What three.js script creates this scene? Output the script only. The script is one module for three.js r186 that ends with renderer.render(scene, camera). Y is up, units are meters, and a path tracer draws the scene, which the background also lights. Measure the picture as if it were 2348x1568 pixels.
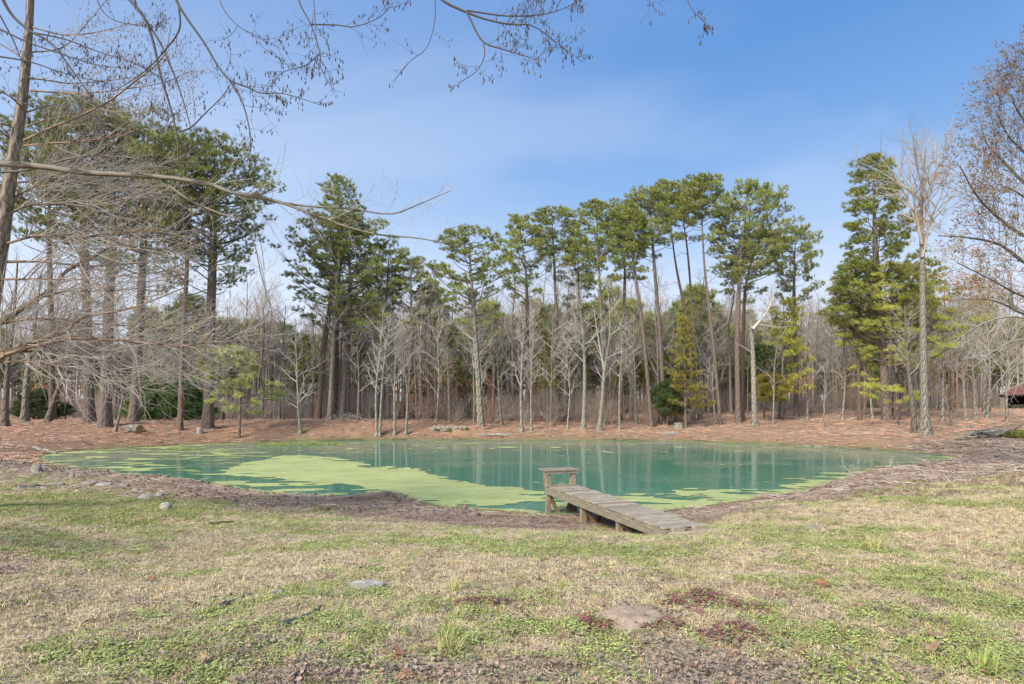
import * as THREE from 'three';
import { mergeGeometries } from 'three/addons/utils/BufferGeometryUtils.js';

// ---------------------------------------------------------------- camera, sky, sun, exposure
const EYE = 3.7, F = 1304, CX = 1173.5, CY = 918;          // metres above the water; lens in units of a 2347 px wide picture
const scene = new THREE.Scene();
const camera = new THREE.PerspectiveCamera(2 * Math.atan(784 / F) * 180 / Math.PI, 1024 / 684, 0.1, 2000);
camera.position.set(0, EYE, 0);
camera.lookAt(0, EYE, -10);
camera.setViewOffset(1024, 684, 0, -58.5, 1024, 684);      // vertical lens shift, as in the photograph
const renderer = new THREE.WebGLRenderer({ antialias: true });
renderer.setSize(1024, 684);
renderer.toneMapping = THREE.LinearToneMapping;
renderer.toneMappingExposure = 1.6;
renderer.shadowMap.enabled = true;
renderer.shadowMap.type = THREE.PCFSoftShadowMap;

const SUN = new THREE.Vector3(-0.62, 0.80, 0.45).normalize();
const sun = new THREE.DirectionalLight(new THREE.Color(1, 0.935, 0.83), 3.6);
sun.position.copy(SUN).multiplyScalar(120);
sun.shadow.radius = 44;
sun.castShadow = true;
sun.shadow.mapSize.set(4096, 4096);
Object.assign(sun.shadow.camera, { left: -90, right: 90, top: 90, bottom: -90, near: 1, far: 320 });
sun.target.position.set(0, 0, -35);
scene.add(sun, sun.target);

// ---------------------------------------------------------------- random numbers and noise
function rng(seed) { let a = seed >>> 0; return () => { a = (a + 0x6D2B79F5) | 0; let t = Math.imul(a ^ (a >>> 15), 1 | a); t = (t + Math.imul(t ^ (t >>> 7), 61 | t)) ^ t; return ((t ^ (t >>> 14)) >>> 0) / 4294967296; }; }
const hash = (x, y, s = 0) => { let h = Math.imul(x, 374761393) + Math.imul(y, 668265263) + Math.imul(s, 1274126177); h = Math.imul(h ^ (h >>> 13), 1274126177); return ((h ^ (h >>> 16)) >>> 0) / 4294967296; };
const sm = t => t * t * (3 - 2 * t);
function vnoise(x, y, s = 0, wrap = 0) {
  const xi = Math.floor(x), yi = Math.floor(y), u = sm(x - xi), v = sm(y - yi);
  const m = wrap ? (n => ((n % wrap) + wrap) % wrap) : (n => n);
  const a = hash(m(xi), m(yi), s), b = hash(m(xi + 1), m(yi), s), c = hash(m(xi), m(yi + 1), s), d = hash(m(xi + 1), m(yi + 1), s);
  return a + (b - a) * u + (c - a) * v + (a - b - c + d) * u * v;
}
function fbm(x, y, s = 0, o = 4) { let a = 0.5, t = 0, n = 0; for (let i = 0; i < o; i++) { t += a * vnoise(x, y, s + i * 17); n += a; x *= 2.03; y *= 2.03; a *= 0.5; } return t / n; }
const clamp = (x, a = 0, b = 1) => Math.min(b, Math.max(a, x));
const smooth = (a, b, x) => sm(clamp((x - a) / (b - a)));
const lerp = (a, b, t) => a + (b - a) * t;
const V = (x, y, z) => new THREE.Vector3(x, y, z);
const lin = (r, g, b) => new THREE.Color().setRGB(r, g, b);

// the sky: thin high cloud over blue, paler towards the horizon and towards the sun's side
{
  const w = 1024, h = 512, data = new Float32Array(w * h * 4);
  for (let j = 0; j < h; j++) for (let i = 0; i < w; i++) {
    const el = (((j + 0.5) / h) - 0.5) * Math.PI, az = (((i + 0.5) / w) - 0.5) * 2 * Math.PI;
    const y = Math.sin(el), dx = Math.cos(el) * Math.cos(az), dz = Math.cos(el) * Math.sin(az);
    const e = Math.max(0, el) * 180 / Math.PI;
    const t1 = smooth(0, 24, e), t2 = smooth(9, 36, e);
    let c = [lerp(0.575, 0.21, t1), lerp(0.615, 0.36, t1), lerp(0.68, 0.60, t1)];
    c = [lerp(c[0], 0.072, t2), lerp(c[1], 0.195, t2), lerp(c[2], 0.45, t2)];
    const k = 1 / (Math.max(y, 0) + 0.22), px = dx * k, pz = dz * k;
    const wx = fbm(px * 0.9 + 3, pz * 0.9, 71, 3), n = fbm(px * 1.5 + wx * 1.8 + 14.6, pz * 3.0 + wx + 31, 5, 5);
    const cl = clamp(smooth(0.40, 0.86, n) * 0.18 + smooth(0.3, -0.7, dx) * 0.26 * smooth(62, 20, e));
    const s = [0.575, 0.61, 0.68];
    const o = (j * w + i) * 4;
    for (let q = 0; q < 3; q++) data[o + q] = lerp(c[q], s[q], cl);
    if (el < 0) { data[o] = 0.42; data[o + 1] = 0.42; data[o + 2] = 0.42; }
    data[o + 3] = 1;
  }
  const t = new THREE.DataTexture(data, w, h, THREE.RGBAFormat, THREE.FloatType);
  t.mapping = THREE.EquirectangularReflectionMapping; t.magFilter = THREE.LinearFilter; t.minFilter = THREE.LinearFilter;
  t.wrapS = THREE.RepeatWrapping; t.needsUpdate = true;
  scene.background = t; scene.environment = t;
}

// ---------------------------------------------------------------- names and descriptions
const names = new Map();
function numbered(n) { const k = names.get(n) || 0; names.set(n, k + 1); return k ? `${n}_${String(k).padStart(3, '0')}` : n; }
function tag(o, label, category, group, kind) {
  if (label) o.userData.label = label;
  if (category) o.userData.category = category;
  if (group) o.userData.group = group;
  if (kind) o.userData.kind = kind;
  return o;
}
function thing(name, p, label, category, group) {
  const g = new THREE.Group(); g.name = numbered(name); g.position.copy(p); scene.add(g);
  return tag(g, label, category, group);
}
function mesh(name, geo, mat, parent = scene) {
  const m = new THREE.Mesh(geo, mat); m.name = parent === scene ? numbered(name) : name; m.castShadow = m.receiveShadow = true; parent.add(m); return m;
}

// ---------------------------------------------------------------- the lie of the land
const polyPx = [[95, 1046], [130, 1038], [200, 1033], [300, 1027], [400, 1022], [500, 1018], [600, 1014], [700, 1011], [800, 1009], [1000, 1008], [1200, 1008], [1400, 1009], [1550, 1011], [1700, 1015], [1850, 1022], [2000, 1030], [2080, 1036], [2150, 1043], [2200, 1050], [2150, 1058], [2080, 1067], [2000, 1077], [1960, 1090], [1900, 1108], [1870, 1120], [1830, 1132], [1760, 1140], [1680, 1150], [1600, 1162], [1500, 1172], [1400, 1178], [1300, 1179], [1230, 1178], [1160, 1172], [1090, 1166], [1010, 1162], [960, 1150], [920, 1140], [890, 1126], [850, 1128], [800, 1140], [740, 1138], [680, 1135], [620, 1130], [560, 1122], [500, 1112], [440, 1106], [400, 1101], [340, 1093], [290, 1086], [220, 1078], [150, 1068], [100, 1060]];
const onWater = ([px, py]) => { const d = F * EYE / (py - CY); return [(px - CX) / F * d, -d]; };
const shore = polyPx.map(onWater);
function sdPoly(poly, x, z) {                                      // > 0 outside
  let d2 = 1e9, inside = false;
  for (let i = 0, j = poly.length - 1; i < poly.length; j = i++) {
    const [ax, az] = poly[j], [bx, bz] = poly[i], ex = bx - ax, ez = bz - az, wx = x - ax, wz = z - az;
    const t = clamp((wx * ex + wz * ez) / (ex * ex + ez * ez)), qx = wx - ex * t, qz = wz - ez * t;
    d2 = Math.min(d2, qx * qx + qz * qz);
    if ((az > z) !== (bz > z) && x < (bx - ax) * (z - az) / (bz - az) + ax) inside = !inside;
  }
  return (inside ? -1 : 1) * Math.sqrt(d2);
}
const NEAR = [[2, 1.75], [4, 1.7], [8, 1.3], [12.4, 0.8]];
const LAND = [
  [-0.9, [[2, 1.75], [4, 1.7], [8, 1.45], [14, 1.0], [20, 0.78], [24, 0.62], [27, 0.42], [30, 0.33], [35, 0.4], [40, 0.62], [45, 1.35], [49, 1.85], [55, 1.7], [70, 1.3], [100, 1.5], [200, 3]]],
  [-0.67, [...NEAR, [16, 0.72], [20, 0.58], [24, 0.48], [27, 0.32], [30, 0.25], [42, 0.3], [46, 0.75], [51, 1.65], [55, 1.75], [62, 1.2], [80, 1.0], [120, 1.5], [200, 3]]],
  [-0.44, [...NEAR, [16, 0.5], [20, 0.36], [24, 0.25], [46, 0.25], [50, 0.35], [54, 1.25], [58, 1.7], [62, 1.5], [70, 1.0], [120, 1.5], [200, 3]]],
  [-0.225, [...NEAR, [16, 0.38], [20, 0.22], [50, 0.2], [54, 0.7], [58, 1.35], [62, 1.6], [72, 1.45], [120, 1.8], [200, 3]]],
  [0, [...NEAR, [14.3, 0.40], [16.3, 0.17], [18.5, 0.09], [52, 0.2], [56, 0.65], [61, 1.1], [66, 1.3], [75, 1.6], [100, 2.0], [200, 3.2]]],
  [0.25, [[2, 1.75], [4, 1.7], [8, 1.3], [11.5, 0.92], [12.4, 0.74], [14.3, 0.30], [16.3, 0.10], [19, 0.07], [51, 0.15], [55, 0.45], [60, 0.95], [66, 1.4], [75, 1.8], [100, 2.3], [200, 3.2]]],
  [0.48, [[2, 1.75], [4, 1.7], [8, 1.35], [12.4, 0.98], [16, 0.75], [20, 0.4], [23, 0.2], [46, 0.2], [50, 0.5], [54, 0.95], [60, 1.5], [70, 2.0], [85, 2.4], [200, 3.4]]],
  [0.71, [[2, 1.75], [4, 1.7], [8, 1.4], [12, 1.05], [16, 0.86], [20, 0.62], [26, 0.26], [31, 0.08], [40, 0.3], [43, 0.8], [50, 1.5], [60, 2.0], [75, 2.4], [100, 2.7], [200, 3.5]]],
  [0.9, [[2, 1.75], [4, 1.7], [8, 1.4], [12, 1.12], [16, 0.92], [20, 0.72], [24, 0.48], [30, 0.36], [36, 0.5], [42, 0.95], [50, 1.6], [60, 2.1], [75, 2.5], [100, 2.8], [200, 3.5]]],
];
function along(list, d) {
  if (d <= list[0][0]) return list[0][1];
  for (let i = 1; i < list.length; i++) if (d < list[i][0]) { const a = list[i - 1], b = list[i], t = (d - a[0]) / (b[0] - a[0]); return lerp(a[1], b[1], t); }
  return list[list.length - 1][1];
}
function baseHeight(x, z) {
  const d = -z, t = x / Math.max(d, 6);
  let i = 1; while (i < LAND.length - 1 && t > LAND[i][0]) i++;
  const u = sm(clamp((t - LAND[i - 1][0]) / (LAND[i][0] - LAND[i - 1][0])));
  const A = LAND[i - 1][1], B = LAND[i][1], k = Math.max(0.6, d * 0.03);
  let s = 0; for (const o of [-k, 0, k]) s += lerp(along(A, d + o), along(B, d + o), u) * (o ? 0.25 : 0.5);
  return s;
}
const MOUNDS = [];                                                 // [x, z, radius, height]
function height(x, z) {
  const d = -z, sd = d > 15 && d < 58 ? sdPoly(shore, x, z) : 20;
  let b = baseHeight(x, z);
  const big = fbm(x * 0.23, z * 0.23, 3, 3) - 0.5, fine = fbm(x * 1.3, z * 1.3, 8, 3) - 0.5;
  let h;
  if (sd > 0) h = b * smooth(-0.3, d > 40 ? 2.6 : 3.4, sd) + 0.02 + (big * 0.16 + fine * (sd < 6 && sd < 20 ? 0.16 : 0.07)) * smooth(0, 1.5, sd);
  else h = Math.max(-1.3, 0.02 + sd * 0.34);
  for (const [mx, mz, r, mh] of MOUNDS) { const q = ((x - mx) ** 2 + (z - mz) ** 2) / (r * r); if (q < 6) h += mh * Math.exp(-q * 1.6) * (0.85 + 0.5 * fine); }
  return h;
}
const hit = (px, py) => {                                          // where the line of sight through a pixel of the photograph meets the ground
  let d = 2.2, p = 2;
  for (; d < 150; p = d, d *= 1.01) if (EYE - (py - CY) / F * d < height((px - CX) / F * d, -d)) break;
  for (let k = 0; k < 18; k++) { const m = (p + d) / 2; if (EYE - (py - CY) / F * m < height((px - CX) / F * m, -m)) d = m; else p = m; }
  return V((px - CX) / F * d, height((px - CX) / F * d, -d), -d);
};
const at = (px, py, d) => V((px - CX) / F * d, EYE - (py - CY) / F * d, -d);
const ground = (px, d) => { const x = (px - CX) / F * d; return V(x, height(x, -d), -d); };
{
  const m = (px, d, r, h) => MOUNDS.push([(px - CX) / F * d, -d, r, h]);
  m(893, 20.7, 0.9, 0.24); m(855, 20.0, 1.1, 0.10); m(940, 19.8, 0.9, 0.07);    // hump at the water's edge
  m(1060, 55.4, 1.0, 0.5); m(1095, 56.5, 1.2, 0.45);                // clay heap by the wall
  m(780, 57.5, 5, 0.35); m(300, 50, 4, 0.2);
  m(2330, 25, 2.2, 0.16); m(1600, 54, 1.6, 0.3); m(1690, 55, 2.2, 0.3); m(1460, 55, 1.8, 0.25); m(1850, 50.5, 2.4, 0.3); m(1980, 46, 2.0, 0.28); m(850, 55.5, 1.5, 0.3); m(560, 52.5, 1.4, 0.25); m(1250, 55.5, 1.6, 0.25);
  m(420, 25, 1.6, 0.15); m(360, 26.5, 1.3, 0.18); m(0, 10.2, 0.8, 0.16);
}

// ---------------------------------------------------------------- what grows where: soft-edged patches set on the ground
const patch = (list) => list.map(([px, py, rx, ry, w]) => { const p = hit(px, py), d = -p.z; return [p.x, p.z, rx * d / F, ry * d * d / (F * (EYE - p.y)), w]; });
const GREEN = patch([[180, 1165, 230, 55, 1], [90, 1230, 120, 30, 0.6], [150, 1278, 110, 16, 1], [20, 1260, 60, 25, 0.8], [420, 1180, 160, 40, 0.6], [690, 1212, 80, 22, 0.7], [1040, 1245, 210, 22, 0.75], [1280, 1262, 260, 26, 0.7], [1500, 1262, 200, 22, 0.6], [820, 1235, 120, 20, 0.4], [60, 1350, 140, 40, 0.45], [520, 1420, 240, 70, 0.45], [250, 1500, 240, 60, 0.5], [700, 1360, 140, 20, 0.5], [1380, 1450, 120, 60, 0.45], [1420, 1490, 60, 28, 0.9], [1040, 1380, 130, 26, 0.5], [1830, 1230, 130, 26, 0.6], [1960, 1250, 120, 22, 0.7], [2150, 1330, 110, 30, 0.9], [2290, 1390, 130, 40, 0.95], [2290, 1500, 90, 70, 0.9], [2180, 1480, 90, 40, 0.55], [1900, 1460, 120, 40, 0.55], [1750, 1280, 150, 25, 0.45], [2250, 1155, 180, 10, 0.7], [1980, 1400, 160, 30, 0.4], [550, 1500, 130, 40, 0.6]]);
const DRY = patch([[330, 1330, 330, 50, 1], [620, 1280, 260, 36, 1], [820, 1230, 110, 22, 0.8], [230, 1250, 200, 14, 0.5], [2180, 1185, 230, 32, 1.2], [2330, 1230, 150, 40, 1], [1950, 1190, 160, 20, 0.7], [150, 1440, 200, 60, 0.6], [1180, 1350, 260, 40, 0.45], [1650, 1290, 150, 16, 0.9], [1180, 1500, 200, 60, 0.5], [2100, 1290, 150, 22, 0.7], [1750, 1500, 160, 50, 0.6], [1050, 1165, 220, 14, 0.3]]);
const BARE = patch([[700, 1555, 170, 34, 1.1], [1000, 1545, 260, 40, 0.9], [1460, 1410, 70, 26, 1.4], [1250, 1530, 300, 50, 0.5], [1620, 1500, 160, 90, 0.7], [1700, 1555, 220, 30, 1], [620, 1470, 170, 60, 0.4], [1250, 1190, 400, 14, 0.5], [10, 1310, 50, 14, 1.1], [1500, 1330, 160, 24, 0.4]]);
const RED = patch([[1600, 1370, 60, 16, 1], [1680, 1400, 90, 26, 1], [1670, 1455, 60, 20, 1.2], [1560, 1385, 70, 18, 0.6], [1130, 1385, 60, 14, 0.7], [1370, 1430, 35, 18, 0.5], [1750, 1365, 30, 12, 0.7], [1500, 1430, 50, 20, 0.4]]);
const amount = (L, x, z) => { let s = 0; for (const [a, b, rx, rz, w] of L) { const q = ((x - a) / rx) ** 2 + ((z - b) / rz) ** 2; if (q < 5) s += w * Math.exp(-q); } return s; };
function lawn(x, z) {                                              // {g, dry, bare}: shares of cover
  const d = -z, sd = d > 15 && d < 58 ? sdPoly(shore, x, z) : 20;
  const n = fbm(x * 0.9, z * 0.9, 31, 4), n2 = fbm(x * 2.4, z * 2.4, 41, 3);
  const n3 = fbm(x * 6.5, z * 6.5, 53, 2), g = clamp(0.31 + amount(GREEN, x, z) * 0.66 + (n - 0.5) * 1.1 + (n2 - 0.5) * 1.3 + (n3 - 0.5) * 0.9 - amount(DRY, x, z) * 0.30);
  const dry = clamp(0.45 + amount(DRY, x, z) + (0.5 - n) * 0.8);
  const edge = d > 40 ? 1 : smooth(lerp(6.0, 4.2, smooth(-6, 6, x)), 2.6, sd + (n - 0.5) * 4);
  const bare = clamp(amount(BARE, x, z) * 0.9 + (0.42 - n2) * 1.2 + edge * 1.3);
  return { g, dry, bare, edge, sd, n, n2 };
}

// ---------------------------------------------------------------- textures: grain only
function canvasTex(w, h, draw, srgb = true) {
  const c = document.createElement('canvas'); c.width = w; c.height = h; draw(c.getContext('2d'), w, h);
  const t = new THREE.CanvasTexture(c); t.wrapS = t.wrapT = THREE.RepeatWrapping; if (srgb) t.colorSpace = THREE.SRGBColorSpace; return t;
}
function dataTex(w, h, f, srgb = true) {
  const a = new Uint8Array(w * h * 4);
  for (let j = 0; j < h; j++) for (let i = 0; i < w; i++) { const c = f(i / w, j / h), o = (j * w + i) * 4; for (let q = 0; q < 3; q++) a[o + q] = clamp((Array.isArray(c) ? c[q] : c)) * 255; a[o + 3] = 255; }
  const t = new THREE.DataTexture(a, w, h); t.wrapS = t.wrapT = THREE.RepeatWrapping; t.magFilter = THREE.LinearFilter; t.minFilter = THREE.LinearMipmapLinearFilter; t.generateMipmaps = true; if (srgb) t.colorSpace = THREE.SRGBColorSpace; t.needsUpdate = true; return t;
}
const wfbm = (u, v, fx, fy, s, o = 4) => { let a = 0.5, t = 0, n = 0; for (let i = 0; i < o; i++) { const k = 2 ** i; let x = u * fx * k, y = v * fy * k; const xi = Math.floor(x), yi = Math.floor(y), uu = sm(x - xi), vv = sm(y - yi), mx = fx * k, my = fy * k; const A = hash(xi % mx, yi % my, s + i), B = hash((xi + 1) % mx, yi % my, s + i), C = hash(xi % mx, (yi + 1) % my, s + i), D = hash((xi + 1) % mx, (yi + 1) % my, s + i); t += a * (A + (B - A) * uu + (C - A) * vv + (A - B - C + D) * uu * vv); n += a; a *= 0.5; } return t / n; };
function litter(seed, count, long) {                               // strands lying on soil, each its own tone
  return canvasTex(1024, 1024, (g, w, h) => {
    const r = rng(seed);
    g.fillStyle = 'rgb(206,198,188)'; g.fillRect(0, 0, w, h);
    for (let i = 0; i < 2600; i++) { const k = 150 + r() * 100 | 0; g.fillStyle = `rgba(${k},${k - 6},${k - 14},0.5)`; const x = r() * w, y = r() * h, q = 2 + r() * 8; g.beginPath(); g.ellipse(x, y, q, q * 0.6, r() * 3, 0, 7); g.fill(); }
    g.lineCap = 'round';
    for (let i = 0; i < count; i++) {
      const k = 138 + r() * 117 | 0, x = r() * w, y = r() * h, a = r() * 6.283, L = (6 + r() * 22) * long, b = a + (r() - 0.5) * 0.9;
      g.strokeStyle = `rgb(${k},${k - 5 - r() * 12 | 0},${k - 14 - r() * 22 | 0})`; g.lineWidth = 1 + r() * 2.2;
      for (const ox of [-w, 0, w]) for (const oy of [-h, 0, h]) { const X = x + ox, Y = y + oy; if (X < -70 || X > w + 70 || Y < -70 || Y > h + 70) continue; g.beginPath(); g.moveTo(X, Y); g.quadraticCurveTo(X + Math.cos(a) * L * 0.5, Y + Math.sin(a) * L * 0.5, X + Math.cos(a) * L * 0.5 + Math.cos(b) * L * 0.5, Y + Math.sin(a) * L * 0.5 + Math.sin(b) * L * 0.5); g.stroke(); }
    }
  });
}
const texLitter = litter(5, 9000, 1.2);
const barkH = (u, v, s, fx, fy) => { const a = wfbm(u, v, fx, fy, s, 4), b = wfbm(u, v, fx * 2, fy, s + 50, 3), r = 1 - Math.abs(2 * a - 1); return clamp(0.15 + 0.85 * Math.pow(r, 0.7) * (0.6 + 0.7 * b)); };
const pineH = dataTex(256, 256, (u, v) => barkH(u, v, 11, 6, 3), false);
const pineC = dataTex(256, 256, (u, v) => { const h = barkH(u, v, 11, 6, 3), n = wfbm(u, v, 10, 4, 91, 4), q = smooth(0.4, 0.62, wfbm(u, v, 14, 5, 19, 3)), k = (0.42 + 0.5 * n) * (0.78 + 0.3 * q); return [k * (0.98 + 0.1 * (h - 0.5)), k * 0.95, k * (0.93 - 0.08 * (h - 0.5))]; });
const hardH = dataTex(256, 256, (u, v) => barkH(u, v, 23, 10, 2), false);
const hardC = dataTex(256, 256, (u, v) => { const n = wfbm(u, v, 6, 6, 77, 4), l = smooth(0.52, 0.6, wfbm(u, v, 4, 5, 133, 4)), k = (0.36 + 0.52 * n) * (0.9 + 0.14 * smooth(0.4, 0.6, wfbm(u, v, 16, 4, 219, 3))); return [lerp(k, 0.92, l * 0.6), lerp(k * 0.97, 0.93, l * 0.6), lerp(k * 0.92, 0.88, l * 0.6)]; });
const woodC = dataTex(512, 256, (u, v) => { const n = wfbm(u, v, 3, 40, 7, 4), s = wfbm(u, v, 5, 6, 19, 4), d = smooth(0.6, 0.75, wfbm(u, v, 8, 60, 3, 3)), k = 0.66 + 0.34 * n; const m = k * (0.84 + 0.26 * s) * (1 - 0.3 * d); return [m, m * 0.965, m * 0.9]; });
const woodH = dataTex(512, 256, (u, v) => wfbm(u, v, 3, 40, 7, 4) * 0.8 + 0.2 * wfbm(u, v, 8, 60, 3, 3), false);
const rep = (t, x, y) => { const c = t.clone(); c.repeat.set(x, y); c.needsUpdate = true; return c; };

const M = {};
const bark = (c, t, h, bump = 0.02) => new THREE.MeshStandardMaterial({ color: c, map: t, bumpMap: h, bumpScale: bump, roughness: 0.95 });
M.pineGrey = bark(lin(0.50, 0.435, 0.39), pineC, pineH);
M.elm = bark(lin(0.40, 0.355, 0.31), hardC, hardH, 0.012);
M.pineRed = bark(lin(0.55, 0.41, 0.325), pineC, pineH);
M.pineDark = bark(lin(0.43, 0.355, 0.30), pineC, pineH);
M.hard = bark(lin(0.50, 0.455, 0.41), hardC, hardH, 0.008);
M.hardDark = bark(lin(0.38, 0.33, 0.285), hardC, hardH, 0.012);
M.hardPale = bark(lin(0.60, 0.555, 0.485), hardC, hardH, 0.010);
M.cypressTrunk = bark(lin(0.50, 0.42, 0.36), hardC, hardH, 0.015);
M.cypress = bark(lin(0.50, 0.35, 0.26), hardC, hardH, 0.010);
M.twigGrey = new THREE.MeshStandardMaterial({ color: lin(0.42, 0.36, 0.30), roughness: 0.9 });
M.twigMid = new THREE.MeshStandardMaterial({ color: lin(0.44, 0.385, 0.335), roughness: 0.9 });
M.twigPale = new THREE.MeshStandardMaterial({ color: lin(0.52, 0.47, 0.41), roughness: 0.9 });
M.twigRed = new THREE.MeshStandardMaterial({ color: lin(0.42, 0.30, 0.225), roughness: 0.9 });
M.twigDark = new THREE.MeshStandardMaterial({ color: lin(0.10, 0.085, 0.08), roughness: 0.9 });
M.pineLimb = new THREE.MeshStandardMaterial({ color: lin(0.17, 0.135, 0.115), roughness: 0.95 });
M.needle = new THREE.MeshStandardMaterial({ color: 0xffffff, roughness: 0.75 });
M.leaf = new THREE.MeshStandardMaterial({ color: 0xffffff, roughness: 0.8 });
M.veg = new THREE.MeshStandardMaterial({ color: 0xffffff, vertexColors: true, roughness: 0.9 });
M.blade = new THREE.MeshStandardMaterial({ color: 0xffffff, roughness: 0.85 });

// ---------------------------------------------------------------- mesh builder for tubes, blades, slabs
class MB {
  constructor(colored = false) { this.p = []; this.n = []; this.t = []; this.c = colored ? [] : null; this.i = []; this.tint = [1, 1, 1]; }
  v(x, y, z, nx, ny, nz, u = 0, w = 0) { this.p.push(x, y, z); this.n.push(nx, ny, nz); this.t.push(u, w); if (this.c) this.c.push(...this.tint); return this.p.length / 3 - 1; }
  tube(pts, rad, sides = 5, cap = false) {
    const n = pts.length; let prev = null, run = 0; const T = new THREE.Vector3(), U = new THREE.Vector3(), W = new THREE.Vector3(), start = this.p.length / 3;
    const around = Math.max(1, Math.round(rad[0] * 6.283 / 0.7));
    for (let k = 0; k < n; k++) {
      T.subVectors(pts[Math.min(k + 1, n - 1)], pts[Math.max(k - 1, 0)]).normalize();
      if (!prev) { U.set(Math.abs(T.y) > 0.9 ? 1 : 0, Math.abs(T.y) > 0.9 ? 0 : 1, 0); } else U.copy(prev);
      U.addScaledVector(T, -U.dot(T)); if (U.lengthSq() < 1e-8) U.set(0, 0, 1); U.normalize(); prev = U.clone(); W.crossVectors(T, U);
      if (k) run += pts[k].distanceTo(pts[k - 1]);
      for (let s = 0; s <= sides; s++) { const a = s / sides * 6.28318, c = Math.cos(a), q = Math.sin(a), nx = U.x * c + W.x * q, ny = U.y * c + W.y * q, nz = U.z * c + W.z * q; this.v(pts[k].x + nx * rad[k], pts[k].y + ny * rad[k], pts[k].z + nz * rad[k], nx, ny, nz, s / sides * around, run / 0.9); }
    }
    for (let k = 0; k < n - 1; k++) for (let s = 0; s < sides; s++) { const a = start + k * (sides + 1) + s, b = a + sides + 1; this.i.push(a, a + 1, b, a + 1, b + 1, b); }
    if (cap) for (const k of [0, n - 1]) { const t = pts[k ? n - 1 : 0].clone().sub(pts[k ? n - 2 : 1]).normalize(), c = this.v(pts[k].x, pts[k].y, pts[k].z, t.x, t.y, t.z, 0.5, 0.5), st = start + k * (sides + 1), b = this.p.length / 3; for (let s = 0; s <= sides; s++) { const o = (st + s) * 3; this.v(this.p[o], this.p[o + 1], this.p[o + 2], t.x, t.y, t.z, 0.5, 0.5); } for (let s = 0; s < sides; s++) k ? this.i.push(c, b + s, b + s + 1) : this.i.push(c, b + s + 1, b + s); }
    return this;
  }
  tri(a, b, c) { const n = b.clone().sub(a).cross(c.clone().sub(a)).normalize(); const i = this.v(a.x, a.y, a.z, n.x, n.y, n.z); this.v(b.x, b.y, b.z, n.x, n.y, n.z); this.v(c.x, c.y, c.z, n.x, n.y, n.z); this.i.push(i, i + 1, i + 2); return this; }
  geo() {
    const g = new THREE.BufferGeometry();
    g.setAttribute('position', new THREE.Float32BufferAttribute(this.p, 3)); g.setAttribute('normal', new THREE.Float32BufferAttribute(this.n, 3)); g.setAttribute('uv', new THREE.Float32BufferAttribute(this.t, 2));
    if (this.c) g.setAttribute('color', new THREE.Float32BufferAttribute(this.c, 3));
    g.setIndex(this.i); return g;
  }
}
function curve(pts, n) { return new THREE.CatmullRomCurve3(pts, false, 'centripetal').getPoints(n); }
const taper = (n, a, b, e = 1) => Array.from({ length: n }, (_, i) => lerp(a, b, Math.pow(i / (n - 1), e)));
const dirAE = (az, el) => V(Math.cos(az) * Math.cos(el), Math.sin(el), Math.sin(az) * Math.cos(el));
const UPV = V(0, 1, 0);
function instanced(name, geo, mat, list, parent) {                 // list of {p, q, s, c}
  const im = new THREE.InstancedMesh(geo, mat, list.length), m = new THREE.Matrix4(), s = new THREE.Vector3();
  im.name = parent ? name : numbered(name); im.castShadow = im.receiveShadow = true;
  list.forEach((e, i) => { typeof e.s === 'number' ? s.setScalar(e.s) : s.copy(e.s); im.setMatrixAt(i, m.compose(e.p, e.q, s)); if (e.c) im.setColorAt(i, e.c); });
  (parent || scene).add(im); return im;
}
const toDir = d => new THREE.Quaternion().setFromUnitVectors(UPV, d);
const spin = a => new THREE.Quaternion().setFromAxisAngle(UPV, a);

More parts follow.
